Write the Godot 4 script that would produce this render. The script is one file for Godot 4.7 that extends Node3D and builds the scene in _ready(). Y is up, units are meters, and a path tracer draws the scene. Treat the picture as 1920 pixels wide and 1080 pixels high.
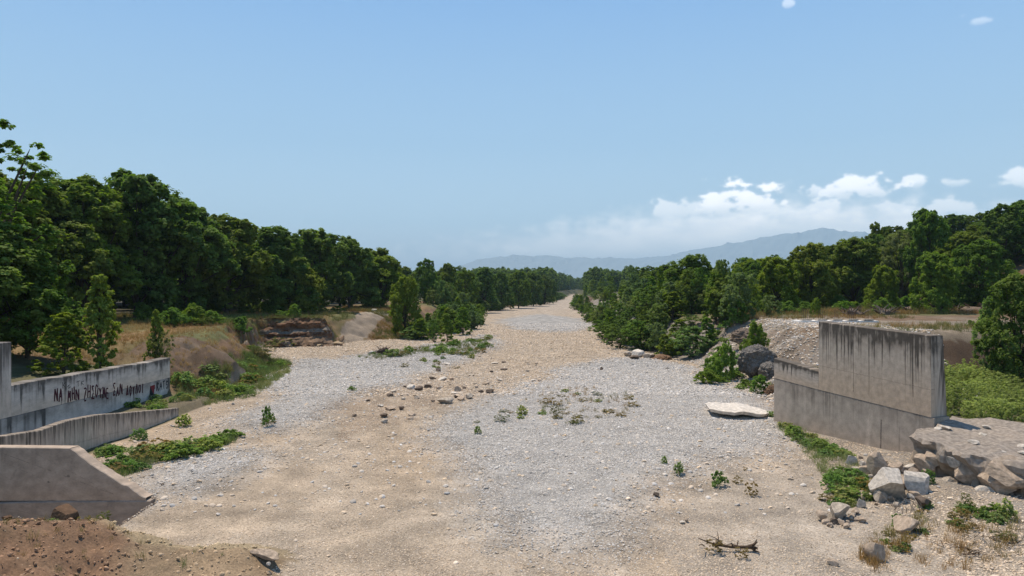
extends Node3D
# A dry gravel river seen from a broken bridge: concrete wing walls on both sides, plane woods left, willow thicket right, hazy mountains.
# x is to the right, -z ahead along the river, y up; distances ahead are written d = -z.

var rng := RandomNumberGenerator.new()
var fine := FastNoiseLite.new()      # metre-sized unevenness
var broad := FastNoiseLite.new()     # ten-metre unevenness
var M := {}
var K := {}                          # plant kinds: crown mesh, trunk mesh, nominal width and height
var used := {}

class Geo:
	var p := PackedVector3Array()
	var n := PackedVector3Array()
	var c := PackedColorArray()
	var t := PackedVector2Array()
	func tri(a: Vector3, b: Vector3, d: Vector3, col := Color.WHITE, ua := Vector2.ZERO, ub := Vector2.ZERO, ud := Vector2.ZERO) -> void:
		var m := (b - a).cross(d - a).normalized()     # counter-clockwise seen from outside
		p.append(a); p.append(d); p.append(b)
		n.append(m); n.append(m); n.append(m)
		c.append(col); c.append(col); c.append(col)
		t.append(ua); t.append(ud); t.append(ub)
	func quad(a: Vector3, b: Vector3, d: Vector3, e: Vector3, col := Color.WHITE, ua := Vector2.ZERO, ub := Vector2.ZERO, ud := Vector2.ZERO, ue := Vector2.ZERO) -> void:
		tri(a, b, d, col, ua, ub, ud)
		tri(a, d, e, col, ua, ud, ue)
	func tube(pts: Array, radii: Array, sides := 6, col := Color.WHITE) -> void:
		var rings := []
		for i in pts.size():
			var along: Vector3 = (pts[mini(i + 1, pts.size() - 1)] - pts[maxi(i - 1, 0)]).normalized()
			var side := along.cross(Vector3.UP if absf(along.y) < 0.9 else Vector3.RIGHT).normalized()
			var other := along.cross(side)
			var ring := []
			for k in sides:
				var a := TAU * k / sides
				ring.append([pts[i] + (side * cos(a) + other * sin(a)) * radii[i], side * cos(a) + other * sin(a)])
			rings.append(ring)
		for i in pts.size() - 1:
			for k in sides:
				var q := (k + 1) % sides
				var four := [rings[i][k], rings[i][q], rings[i + 1][q], rings[i + 1][k]]
				for f in [[0, 2, 1], [0, 3, 2]]:
					for e in f:
						p.append(four[e][0]); n.append(four[e][1]); c.append(col); t.append(Vector2(k / float(sides), four[e][0].y))
	func box(at: Vector3, size: Vector3, col := Color.WHITE) -> void:
		var h := size / 2
		var q := []
		for s in [[-1, -1, 1], [1, -1, 1], [1, 1, 1], [-1, 1, 1], [-1, -1, -1], [1, -1, -1], [1, 1, -1], [-1, 1, -1]]:
			q.append(at + Vector3(s[0] * h.x, s[1] * h.y, s[2] * h.z))
		for f in [[0, 1, 2, 3], [5, 4, 7, 6], [1, 5, 6, 2], [4, 0, 3, 7], [3, 2, 6, 7], [4, 5, 1, 0]]:
			quad(q[f[0]], q[f[1]], q[f[2]], q[f[3]], col, Vector2(0, 1), Vector2(1, 1), Vector2(1, 0), Vector2(0, 0))
	func mesh() -> ArrayMesh:
		var a := []
		a.resize(Mesh.ARRAY_MAX)
		a[Mesh.ARRAY_VERTEX] = p; a[Mesh.ARRAY_NORMAL] = n; a[Mesh.ARRAY_COLOR] = c; a[Mesh.ARRAY_TEX_UV] = t
		var m := ArrayMesh.new()
		m.add_surface_from_arrays(Mesh.PRIMITIVE_TRIANGLES, a)
		return m

func numbered(called: String) -> String:
	var k: int = used.get(called, 0)
	used[called] = k + 1
	return called if k == 0 else "%s_%03d" % [called, k]

func tag(o: Node3D, label := "", category := "", group := "", kind := "") -> Node3D:
	if label: o.set_meta("label", label)
	if category: o.set_meta("category", category)
	if group: o.set_meta("group", group)
	if kind: o.set_meta("kind", kind)
	return o

func thing(called: String, label: String, category: String, at := Vector3.ZERO, turn := 0.0, group := "") -> Node3D:
	var o := Node3D.new()
	o.name = numbered(called)
	add_child(o)
	o.position = at
	o.rotation.y = turn
	tag(o, label, category, group)
	return o

func part(called: String, m: Mesh, mat: Material, parent: Node3D) -> MeshInstance3D:
	var o := MeshInstance3D.new()
	o.mesh = m
	o.material_override = mat
	if parent == self:
		o.name = numbered(called)
	else:
		o.name = called
		var k := 0
		while parent.has_node(NodePath(o.name)):
			k += 1
			o.name = "%s_%03d" % [called, k]
	parent.add_child(o, true)
	return o

func lin(r: float, g: float, b: float) -> Color:
	return Color(r, g, b).linear_to_srgb()

func table(pts: Array, d: float) -> float:       # piecewise linear: [d, value], ...
	if d <= pts[0][0]:
		return pts[0][1]
	for i in range(1, pts.size()):
		if d <= pts[i][0]:
			return lerpf(pts[i - 1][1], pts[i][1], (d - pts[i - 1][0]) / (pts[i][0] - pts[i - 1][0]))
	return pts[-1][1]

# ------------------------------------------------------------------ the lie of the land
var FOOT_L := [[-60, -17.0], [24, -17.6], [45.2, -18.2], [50, -19.6], [62, -19.6], [66, -22.5], [72, -27.0], [80, -29.0], [84.5, -28.4], [86.0, -24.5], [87.5, -21.4], [92, -20.4], [95, -17.0], [100, -14.5], [108, -13.5], [120, -11.5], [150, -10.0], [200, -8.5], [236, -6.0], [300, 12.0], [390, 22.5], [500, 37.5], [660, 55.0], [740, 70.0], [900, 400.0], [30000, 20000.0]]
var FOOT_R := [[-60, 18.0], [37, 14.2], [42, 15.0], [50.5, 16.7], [62, 16.6], [74, 16.4], [81, 13.6], [93, 13.2], [115, 15.0], [152, 16.8], [225, 20.8], [255, 23.5], [350, 31.0], [420, 37.5], [500, 44.5], [660, 60.5], [740, 66.0], [900, 400.0], [30000, 20000.0]]
var WALL_FAR := Vector2(13.4, -36.8)
var WALL_NEAR := Vector2(16.9, -29.2)

func ground(x: float, z: float) -> float:
	var d := -z
	var fl := table(FOOT_L, d)
	var fr := table(FOOT_R, d)
	var y := 0.0
	var rough := 0.03
	if x < fl and d > 44.0:
		var s := fl - x + fine.get_noise_2d(x * 2.0, z * 2.0) * 1.2
		if d > 64.0 and d < 91.0: s += 1.3 * fine.get_noise_2d(x * 3.5, z * 3.5)
		var w := table([[44, 5.5], [64, 6.0], [70, 3.0], [89, 2.8], [92, 9.0], [100, 10.0], [120, 8.0], [1000, 8.0]], d)
		y = smoothstep(0.0, w, s) * 3.2 + clampf((s - w) / 30.0, 0.0, 1.0) * 0.3
		if d < 50.0:
			y = lerpf(maxf(0.0, y * 0.45), y, smoothstep(44.0, 50.0, d))
		# talus at the foot of the cut bank
		if d > 64 and d < 94:
			y = maxf(y, smoothstep(-1.0, 6.0, s + 5.0 * 0.3) * 0.9)
		rough = 0.10
		# the bulldozed earth heap behind the end of the graffiti wall
		y = maxf(y, 2.75 * exp(-(pow((x + 21.8) / 2.6, 2) + pow((d - 51.5) / 2.2, 2))) + 0.25 * fine.get_noise_2d(x * 6.0, z * 6.0))
	elif x < fl - 0.1 and d > -60.0:
		if x < -21.38:
			y = 1.7 + clampf((-21.4 - x) / 10.0, 0.0, 1.0) * 1.4
			y = lerpf(y, maxf(y, 2.2), smoothstep(38.0, 44.0, d))
		elif x < -18.35 and d > 23.8:
			y = 0.28 + clampf(-(x + 18.35) / 2.6, 0.0, 1.0) * 0.2
		rough = 0.06
	elif d > 29.0 and d < 37.2 and x > 12.0:
		var along := (WALL_NEAR - WALL_FAR).normalized()
		var away := Vector2(along.y, -along.x)
		var s := (Vector2(x, z) - WALL_FAR).dot(away)
		if s > 0.42:
			y = 1.0
			rough = 0.06
	elif d <= 29.0 and x > 8.0:
		y = 0.35 * smoothstep(10.0, 16.0, x) + 0.5 * smoothstep(26.5, 29.5, d) * smoothstep(18.5, 20.0, x)
		rough = 0.07
	elif x > fr:
		var s := x - fr + fine.get_noise_2d(x * 2.0, z * 2.0) * 1.2
		var w := table([[37, 2.0], [44, 7.0], [60, 7.5], [90, 7.0], [1000, 8.0]], d)
		y = smoothstep(0.0, w, s) * 3.9
		var low := 1.0 + 2.9 * smoothstep(table([[16, 44.0], [19, 46.5], [30, 47.0]], x), table([[16, 64.0], [21, 58.0], [24, 51.0], [40, 49.5]], x), d)
		y = minf(y, low)
		rough = 0.10
	# the wooded hill on the far right
	if x > 50.0 and d > 40.0:
		y += 12.5 * smoothstep(56.0, 92.0, x - 0.03 * (d - 100.0)) * smoothstep(62.0, 100.0, d) * (1.0 - smoothstep(150.0, 320.0, d))
	# the hollow before the near left wing wall, and the red earth heap at its foot
	if x < -11.0 and d > 20.0 and d < 23.7:
		y -= 1.25 * smoothstep(-11.55, -12.1, x) * smoothstep(19.6, 21.2, d)
	if x < -3.0 and d < 21.5:
		var heap := smoothstep(-8.3, -11.0, x) * smoothstep(20.6, 18.6, d) * 0.70
		heap += 0.42 * smoothstep(-4.4, -7.4, x) * smoothstep(19.8, 17.6, d)
		heap *= 1.0 + 0.5 * fine.get_noise_2d(x * 3.0 + 40.0, z * 3.0)
		y += heap
		if heap > 0.03:
			y += 0.20 * fine.get_noise_2d((x + z) * 8.0, (x - z) * 2.5) * minf(1.0, heap * 3.0) + 0.07 * fine.get_noise_2d(x * 21.0, z * 21.0) * minf(1.0, heap * 3.0)
	if y < 0.3 and x > fl - 1.0 and x < fr + 1.0 and d > 5.0:
		y += 0.12 * soft_bar(x, d) + 0.10 * broad.get_noise_2d(x * 1.2, z * 0.6)
	y += rough * fine.get_noise_2d(x * 3.0, z * 3.0) + rough * 0.5 * fine.get_noise_2d(x * 11.0, z * 11.0)
	return y

# Bars of clean grey gravel, seen from above as outlines (x, d)
var BARS := [
	PackedVector2Array([Vector2(8.88, 70.52), Vector2(4.61, 62.17), Vector2(1.58, 53.39), Vector2(-1.80, 44.16), Vector2(-3.39, 37.50), Vector2(-3.11, 31.82), Vector2(-1.68, 25.75), Vector2(-0.55, 21.14), Vector2(0.00, 18.64), Vector2(2.42, 19.21), Vector2(3.44, 21.62), Vector2(5.20, 25.07), Vector2(7.57, 27.63), Vector2(11.22, 30.78), Vector2(14.43, 36.07), Vector2(15.14, 42.57), Vector2(15.63, 47.97), Vector2(15.45, 61.36), Vector2(13.90, 69.49)]),
	PackedVector2Array([Vector2(-14.88, 37.20), Vector2(-14.00, 47.25), Vector2(-12.12, 60.58), Vector2(-10.00, 84.38), Vector2(-3.11, 105.00), Vector2(-1.48, 90.87), Vector2(-4.18, 70.52), Vector2(-6.91, 58.33), Vector2(-9.24, 47.97), Vector2(-10.26, 40.73), Vector2(-11.12, 34.12), Vector2(-12.76, 34.12)]),
	PackedVector2Array([Vector2(-13.45, 25.75), Vector2(-13.61, 29.17), Vector2(-11.67, 30.29), Vector2(-10.13, 31.09), Vector2(-10.03, 27.63), Vector2(-10.68, 25.75), Vector2(-11.64, 23.80), Vector2(-13.02, 24.42)]),
	PackedVector2Array([Vector2(-17.23, 72.69), Vector2(-11.97, 80.77), Vector2(-6.86, 92.65), Vector2(-7.37, 62.17), Vector2(-12.10, 58.33)]),
	PackedVector2Array([Vector2(-21.18, 62.17), Vector2(-18.81, 70.52), Vector2(-14.20, 68.48), Vector2(-11.23, 58.33), Vector2(-12.79, 47.97), Vector2(-14.88, 45.65), Vector2(-17.50, 49.22)]),
	PackedVector2Array([Vector2(-3.39, 152.42), Vector2(7.00, 189.00), Vector2(15.17, 157.50), Vector2(16.08, 127.70), Vector2(8.05, 108.62), Vector2(0.00, 118.12)]),
]
var MUD := [
	PackedVector2Array([Vector2(-10.69, 36.07), Vector2(-10.09, 42.57), Vector2(-8.75, 49.22), Vector2(-6.71, 56.59), Vector2(-3.16, 53.39), Vector2(-4.41, 42.57), Vector2(-5.56, 37.50), Vector2(-6.95, 36.07), Vector2(-8.09, 34.12)]),
]
var SAND := [
	PackedVector2Array([Vector2(-11.69, 20.91), Vector2(-12.12, 24.42), Vector2(-10.74, 26.85), Vector2(-8.70, 29.35), Vector2(-6.64, 22.39), Vector2(-7.27, 20.02), Vector2(-8.87, 19.01)]),
	PackedVector2Array([Vector2(5.32, 21.14), Vector2(5.93, 21.62), Vector2(5.91, 20.45), Vector2(5.19, 20.02)]),
	PackedVector2Array([Vector2(9.30, 42.57), Vector2(11.16, 45.65), Vector2(10.04, 39.87), Vector2(8.61, 37.50)]),
	PackedVector2Array([Vector2(9.08, 21.14), Vector2(9.91, 20.91), Vector2(10.04, 18.82), Vector2(9.04, 17.44), Vector2(8.37, 18.82), Vector2(8.55, 21.38)]),
	PackedVector2Array([Vector2(11.46, 27.63), Vector2(12.55, 28.46), Vector2(10.71, 24.11), Vector2(9.82, 24.11)]),
]

func inside(list: Array, x: float, d: float, ragged: float) -> float:
	var q := Vector2(x, d) + Vector2(fine.get_noise_2d(x * 2.5, d * 1.2), fine.get_noise_2d(x * 2.5 + 90.0, d * 1.2)) * ragged * (1.0 + d / 40.0)
	q += Vector2(fine.get_noise_2d(x * 14.0, d * 9.0), fine.get_noise_2d(x * 14.0 + 50.0, d * 9.0)) * ragged * 0.8
	for o in list:
		if Geometry2D.is_point_in_polygon(q, o):
			return 1.0
	return 0.0

func bar(x: float, d: float) -> float:
	if d < 16.0 or d > 220.0:
		return 0.0
	return inside(BARS, x, d, 0.9)

func soft_bar(x: float, d: float) -> float:
	return 0.2 * (bar(x, d) + bar(x + 0.7, d) + bar(x - 0.7, d) + bar(x, d + 1.0) + bar(x, d - 1.0))

func soil(x: float, d: float, y: float, slope: float) -> Color:
	var fl := table(FOOT_L, d)
	var fr := table(FOOT_R, d)
	var a := fine.get_noise_2d(x * 1.3 + 7.0, d * 1.3)
	var b := broad.get_noise_2d(x * 1.6, d * 0.5)
	var g := fine.get_noise_2d(x * 9.0, d * 9.0 + 31.0)
	var tan_gravel := Color(0.60, 0.46, 0.318).lerp(Color(0.59, 0.485, 0.37), clampf(0.5 + b * 1.3, 0, 1))
	var c := tan_gravel
	if x < -3.0 and d < 20.8 and y > 0.12 and x > -18.0:
		c = Color(0.40, 0.285, 0.175).lerp(Color(0.30, 0.178, 0.105), smoothstep(-8.4, -9.6, x + a * 1.6))
		c = c.lerp(Color(0.50, 0.39, 0.24), maxf(smoothstep(0.1, 0.6, fine.get_noise_2d(x * 4.0, d * 8.0)) * 0.22, smoothstep(17.7, 18.5, d) * 0.8))
		g *= 0.3
	elif x < fl and d > 44.0:
		var dry := Color(0.36, 0.225, 0.105).lerp(Color(0.19, 0.19, 0.07), clampf(0.5 + b * 2.0 + a * 0.6, 0, 1))
		c = dry
		if slope > 0.75 or y < 2.6:
			c = Color(0.29, 0.18, 0.105).lerp(dry, clampf(0.25 + a, 0.0, 0.7))
			if d > 64.0 and d < 90.5:
				c = Color(0.30, 0.165, 0.085) if y > 1.85 + a * 0.8 else (Color(0.34, 0.28, 0.215) if y > 1.35 + a * 0.6 else Color(0.27, 0.15, 0.08))
				if y < 0.75: c = Color(0.30, 0.24, 0.18)
		if absf(d - 51.5) < 4.0 and absf(x + 21.8) < 3.6 and y > 0.35:
			c = Color(0.20, 0.125, 0.078).lerp(Color(0.26, 0.19, 0.13), clampf(0.5 + a, 0, 1))
		# the track that climbs the bank
		if d > 90.0 and absf(x + 20.6 + 0.4 * a + (d - 96.0) * 0.02) < 1.5 and d < 112.0:
			c = Color(0.40, 0.32, 0.24)
		if d > 108.0 and d < 124.0 and absf(x + 20.0 - (d - 111.0) * 0.55) < 1.1:
			c = Color(0.46, 0.40, 0.30)
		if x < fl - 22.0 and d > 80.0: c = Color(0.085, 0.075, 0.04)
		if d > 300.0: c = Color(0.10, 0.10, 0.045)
	elif x < fl:
		c = Color(0.26, 0.21, 0.13).lerp(Color(0.15, 0.15, 0.06), clampf(0.5 + a, 0, 1))
	elif x > fr or (d < 37.5 and y > 0.6 and x > 12.0):
		c = Color(0.43, 0.375, 0.315).lerp(Color(0.33, 0.255, 0.19), clampf(0.3 + a * 1.2 + b, 0, 1))
		if y > 3.3:
			c = Color(0.34, 0.27, 0.19).lerp(Color(0.27, 0.175, 0.105), clampf(0.5 + b * 1.5 + (x - 36.0) * 0.05, 0, 1))
			if d > 78.0: c = Color(0.25, 0.21, 0.10).lerp(Color(0.17, 0.17, 0.07), clampf(0.5 + a, 0, 1))
			if d > 58.0 and d < 66.0 and x > 20.0: c = c.lerp(Color(0.42, 0.36, 0.28), 0.6)
		elif d > 46.0 and x > 26.0: c = Color(0.215, 0.14, 0.09)
		elif y < 1.5 and x > 17.0 and d < 50.0: c = Color(0.16, 0.14, 0.07)
		if x > 54.0 and d < 300.0: c = Color(0.26, 0.15, 0.09).lerp(Color(0.13, 0.12, 0.05), clampf(0.5 + b * 2.0, 0, 1))
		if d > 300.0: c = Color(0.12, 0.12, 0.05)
	else:
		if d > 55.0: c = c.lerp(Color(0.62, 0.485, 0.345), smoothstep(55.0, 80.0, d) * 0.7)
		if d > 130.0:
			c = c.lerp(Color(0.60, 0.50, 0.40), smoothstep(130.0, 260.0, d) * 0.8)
		if inside(MUD, x, d, 2.4) > 0.5: c = Color(0.48, 0.36, 0.25)
		if inside(SAND, x, d, 1.3) > 0.5: c = Color(0.60, 0.475, 0.345)
		var gr := 0.25 * (bar(x + 1.1, d) + bar(x - 1.1, d) + bar(x, d + 1.6) + bar(x, d - 1.6))
		if gr > 0.0: c = c.lerp(Color(0.55, 0.515, 0.47).lerp(Color(0.47, 0.44, 0.40), clampf(0.5 + a, 0, 1)), gr)
		elif d < 60.0 and x > 4.0: c = c.lerp(Color(0.54, 0.465, 0.38), 0.7)
		if d < 29.0 and x > 11.5: c = c.lerp(Color(0.38, 0.31, 0.235), 0.6)
	var k := 1.0 + 0.16 * g + 0.12 * a
	return Color(c.r * k, c.g * k, c.b * k)

func on_ground(x: float, z: float) -> Vector3:
	return Vector3(x, ground(x, z), z)

# ------------------------------------------------------------------ plants
func reach(shape: String, t: float) -> float:
	match shape:
		"cone": return pow(1.0 - t, 0.75) * minf(1.0, 0.55 + t * 3.0)
		"column": return pow(sin(PI * clampf(t * 0.93 + 0.04, 0.0, 1.0)), 0.55)
		"dome": return sqrt(maxf(0.0, 1.0 - t * t))
		"skirt": return sqrt(maxf(0.03, 1.0 - pow((t - 0.2) / (0.8 if t > 0.2 else 0.5), 2)))
		"vase": return 0.35 + 0.65 * sqrt(maxf(0.0, 1.0 - pow(2.0 * t - 1.2, 2) / 1.44))
	return sqrt(maxf(0.02, 1.0 - pow((t - 0.42) / (0.58 if t > 0.42 else 0.46), 2)))

# A crown is lobes of clumps of leaves; the trunk forks to the lobes.
func plant(kind: String, sd: int, shape: String, w: float, low: float, top: float, lobes: int, clumps: int, leaves: int, leaf: float, slim: float, col: Color, col2: Color, stem: float, loose := 1.0) -> void:
	rng.seed = sd
	var p := PackedVector3Array()
	var n := PackedVector3Array()
	var c := PackedColorArray()
	var ix := PackedInt32Array()
	var wood := Geo.new()
	var high := top - low
	var lobe_r := 1.18 * w * pow(lobes, -0.36) * loose
	var hub := low + high * 0.28
	for i in lobes:
		var t := pow((i + rng.randf() * 0.9) / lobes, 0.85)
		var around := i * 2.39996 + rng.randf_range(-0.5, 0.5)
		var r := w * reach(shape, t)
		var lr := lobe_r * rng.randf_range(0.7, 1.25) * (0.55 + 0.45 * minf(1.0, r / w))
		var far := maxf(0.0, r - lr * 0.75) * (rng.randf_range(0.72, 1.08) if i % 3 else rng.randf_range(0.1, 0.6))
		var mid := Vector3(cos(around) * far, low + clampf(t * high, lr * 0.35, high - lr * 0.55), sin(around) * far)
		var from := Vector3(0, lerpf(low * 0.55, hub, rng.randf()), 0) if low > 0.3 else Vector3(0, 0.02 * high, 0)
		var bend := from.lerp(mid, 0.5) + Vector3(0, -0.06 * far, 0)
		wood.tube([from, bend, mid, mid + (mid - bend).normalized() * lr * 0.6], [stem * 0.5, stem * 0.33, stem * 0.17, stem * 0.05], 5)
		var lobe_tint := rng.randf()
		for j in clumps:
			var dir := Vector3(rng.randfn(), rng.randfn() + 0.35, rng.randfn()).normalized()
			var out_w := Vector3(mid.x, 0, mid.z).normalized() if far > 0.05 else Vector3.UP
			if dir.dot(out_w) < -0.25 and rng.randf() < 0.75:
				dir = (dir + out_w * 1.2).normalized()
			var cm := mid + dir * lr * rng.randf_range(0.62, 1.08)
			var cr := lr * rng.randf_range(0.16, 0.40)
			var tint := clampf(0.6 * lobe_tint + rng.randf_range(-0.1, 0.5), 0, 1)
			var base := col.lerp(col2, tint)
			for k in leaves:
				var o := Vector3(rng.randfn(), rng.randfn(), rng.randfn()).normalized()
				var at := cm + o * Vector3(1, 0.8, 1) * cr * sqrt(rng.randf())
				if at.y < 0.03 * high: continue
				var nm := (o * 0.55 + dir * 0.35 + Vector3(0, 0.75, 0) + Vector3(rng.randfn(), rng.randfn(), rng.randfn()) * 0.42).normalized()
				var ln := nm.cross(Vector3(rng.randfn(), rng.randfn() * 0.6, rng.randfn())).normalized() * leaf * rng.randf_range(0.6, 1.3)
				var sd2 := nm.cross(ln) * slim
				var f := rng.randf_range(0.8, 1.2)
				var lc := Color(base.r * f, base.g * f, base.b * f)
				var s := p.size()
				var fold := nm * leaf * 0.12
				p.append(at - ln * 0.5); p.append(at + sd2 * 0.5 + fold); p.append(at + ln * 0.5); p.append(at - sd2 * 0.5 + fold)
				for q in 4:
					n.append(nm); c.append(lc)
				ix.append(s); ix.append(s + 1); ix.append(s + 2); ix.append(s); ix.append(s + 2); ix.append(s + 3)
	if stem > 0.0 and low > 0.3:
		wood.tube([Vector3(0, -0.4, 0), Vector3(0.05 * low, low * 0.4, 0.03 * low), Vector3(0, hub, 0), Vector3(-0.03 * w, low + high * 0.6, 0.03 * w), Vector3(0, low + high * 0.74, 0)], [stem * 1.25, stem, stem * 0.75, stem * 0.4, stem * 0.1], 8)
	var a := []
	a.resize(Mesh.ARRAY_MAX)
	a[Mesh.ARRAY_VERTEX] = p; a[Mesh.ARRAY_NORMAL] = n; a[Mesh.ARRAY_COLOR] = c; a[Mesh.ARRAY_INDEX] = ix
	var m := ArrayMesh.new()
	m.add_surface_from_arrays(Mesh.PRIMITIVE_TRIANGLES, a)
	K[kind] = {"crown": m, "wood": wood.mesh(), "w": w * 2.0, "h": top}

func grow(called: String, label: String, category: String, group: String, kind: String, at: Vector3, high: float, wide: float, turn: float) -> Node3D:
	var o := thing(called, label, category, at - Vector3(0, 0.05, 0), turn, group)
	var k: Dictionary = K[kind]
	var sxz: float = wide / k.w
	o.scale = Vector3(sxz, high / k.h, sxz)
	var woody: bool = k.h > 3.0
	part("trunk" if woody else "stems", k.wood, M.bark if woody else M.stalk, o)
	part("crown" if woody else "foliage", k.crown, M.leaves[int(absf(at.x * 7.3 + at.z * 3.1)) % 5], o)
	return o

func kinds() -> void:
	var dk := Color(0.112, 0.165, 0.042)
	var md := Color(0.205, 0.275, 0.062)
	var br := Color(0.26, 0.315, 0.062)
	for i in 4:
		plant("plane_%d" % i, 100 + i, "skirt" if i % 2 == 0 else "round", 5.4, 1.9, 14.0, 30, 30, 44, 0.38, 0.75, dk.lerp(md, 0.25), md, 0.24)
	for i in 2:
		plant("broad_%d" % i, 130 + i, "skirt", 4.6, 0.5, 9.0, 26, 28, 40, 0.30, 0.72, md * 0.8, br * 0.9, 0.17)
	for i in 2:
		plant("oak_%d" % i, 150 + i, "skirt" if i == 0 else "round", 5.0, 0.7, 11.0, 26, 26, 38, 0.32, 0.7, dk, md * 0.8, 0.2)
	plant("willow", 160, "round", 4.2, 1.6, 9.5, 20, 14, 70, 0.26, 0.32, Color(0.142, 0.187, 0.092), Color(0.227, 0.274, 0.151), 0.2, 0.9)
	plant("slender", 161, "vase", 2.6, 3.2, 12.0, 13, 12, 60, 0.26, 0.7, dk, md, 0.17, 0.95)
	for i in 2:
		plant("young_%d" % i, 170 + i, "cone", 2.3, 0.35, 6.2, 26, 12, 44, 0.21, 0.62, md, Color(0.252, 0.295, 0.051), 0.09, 0.95)
	plant("spray", 175, "column", 4.6, 3.5, 17.0, 34, 10, 46, 0.26, 0.72, dk.lerp(md, 0.5), md, 0.26, 0.85)
	for i in 3:
		plant("thicket_%d" % i, 180 + i, ["column", "round", "cone"][i], 1.9, 0.15, [5.2, 4.2, 5.0][i], 18, 12, 44, 0.19, [0.4, 0.5, 0.55][i], [Color(0.101, 0.160, 0.044), Color(0.133, 0.190, 0.074), Color(0.144, 0.222, 0.040)][i], [Color(0.206, 0.279, 0.074), Color(0.235, 0.293, 0.135), Color(0.277, 0.349, 0.059)][i], 0.05, 0.95)
	for i in 2:
		plant("shrub_%d" % i, 190 + i, "dome", 1.0, 0.05, 1.3, 14, 10, 34, 0.13, 0.5, Color(0.124, 0.207, 0.044), Color(0.235, 0.334, 0.065), 0.02)
	plant("grey_shrub", 195, "vase", 0.9, 0.05, 1.9, 14, 9, 34, 0.10, 0.3, Color(0.126, 0.144, 0.060), Color(0.202, 0.212, 0.090), 0.025, 0.8)
	for i in 3:
		plant("weed_%d" % i, 200 + i, "dome", 0.42, 0.0, 0.42, 11, 7, 14, 0.075, 0.6, [Color(0.146, 0.231, 0.068), Color(0.190, 0.246, 0.084), Color(0.124, 0.206, 0.061)][i], [Color(0.293, 0.397, 0.137), Color(0.366, 0.405, 0.160), Color(0.249, 0.342, 0.107)][i], 0.01)
	plant("dry_weed", 205, "vase", 0.35, 0.0, 0.5, 9, 6, 14, 0.07, 0.4, Color(0.182, 0.143, 0.060), Color(0.294, 0.208, 0.090), 0.01, 0.8)
	for i in 2:
		plant("far_%d" % i, 210 + i, "round", 5.6, 1.0, 12.0, 16, 9, 30, 0.75, 0.75, dk, md * 0.9, 0.3)

func tuft(sd: int, blades: int, high: float, wide: float, blade: float) -> ArrayMesh:
	rng.seed = sd
	var g := Geo.new()
	for i in blades:
		var a := rng.randf() * TAU
		var b := Vector3(cos(a), 0, sin(a)) * wide * sqrt(rng.randf())
		var lean := Vector3(rng.randfn(), 0, rng.randfn()) * high * 0.28
		var hh := high * rng.randf_range(0.55, 1.1)
		var s := Vector3(cos(a * 3.0), 0, sin(a * 3.0)) * blade
		var f := rng.randf_range(0.75, 1.25)
		var c := Color(f, f, f)
		var mid := b + lean * 0.35 + Vector3(0, hh * 0.55, 0)
		g.quad(b - s, b + s, mid + s * 0.7, mid - s * 0.7, c)
		g.tri(mid - s * 0.7, mid + s * 0.7, b + lean + Vector3(0, hh, 0), c)
	return g.mesh()

# Copies of one mesh nobody could count: grass, gravel
func mass(called: String, label: String, category: String, m: Mesh, mat: Material, where: Array, tints: Array) -> void:
	var mm := MultiMesh.new()
	mm.transform_format = MultiMesh.TRANSFORM_3D
	mm.use_colors = true
	mm.mesh = m
	mm.instance_count = where.size()
	for i in where.size():
		mm.set_instance_transform(i, where[i])
		mm.set_instance_color(i, tints[i])
	var o := MultiMeshInstance3D.new()
	o.multimesh = mm
	o.material_override = mat
	o.name = numbered(called)
	add_child(o, true)
	tag(o, label, category, "", "stuff")

func spots(area: PackedVector2Array, count: int) -> Array:     # random points (x, d) inside an outline
	var lo := area[0]
	var hi := area[0]
	for q in area:
		lo = lo.min(q)
		hi = hi.max(q)
	var got := []
	var tries := 0
	while got.size() < count and tries < count * 30:
		tries += 1
		var q := Vector2(rng.randf_range(lo.x, hi.x), rng.randf_range(lo.y, hi.y))
		if Geometry2D.is_point_in_polygon(q, area):
			got.append(q)
	return got

# ------------------------------------------------------------------ stone
var ball := {}
func icosphere(level: int) -> Array:
	if ball.has(level): return ball[level]
	var g := (1.0 + sqrt(5.0)) / 2.0
	var v := []
	for s in [[-1, g, 0], [1, g, 0], [-1, -g, 0], [1, -g, 0], [0, -1, g], [0, 1, g], [0, -1, -g], [0, 1, -g], [g, 0, -1], [g, 0, 1], [-g, 0, -1], [-g, 0, 1]]:
		v.append(Vector3(s[0], s[1], s[2]).normalized())
	var f := [[0, 11, 5], [0, 5, 1], [0, 1, 7], [0, 7, 10], [0, 10, 11], [1, 5, 9], [5, 11, 4], [11, 10, 2], [10, 7, 6], [7, 1, 8], [3, 9, 4], [3, 4, 2], [3, 2, 6], [3, 6, 8], [3, 8, 9], [4, 9, 5], [2, 4, 11], [6, 2, 10], [8, 6, 7], [9, 8, 1]]
	for l in level:
		var nf := []
		var seen := {}
		for t in f:
			var m := []
			for e in 3:
				var a: int = mini(t[e], t[(e + 1) % 3])
				var b: int = maxi(t[e], t[(e + 1) % 3])
				var key := a * 100000 + b
				if not seen.has(key):
					v.append(((v[a] + v[b]) * 0.5).normalized())
					seen[key] = v.size() - 1
				m.append(seen[key])
			nf.append([t[0], m[0], m[2]]); nf.append([t[1], m[1], m[0]]); nf.append([t[2], m[2], m[1]]); nf.append([m[0], m[1], m[2]])
		f = nf
	ball[level] = [v, f]
	return ball[level]

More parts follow.
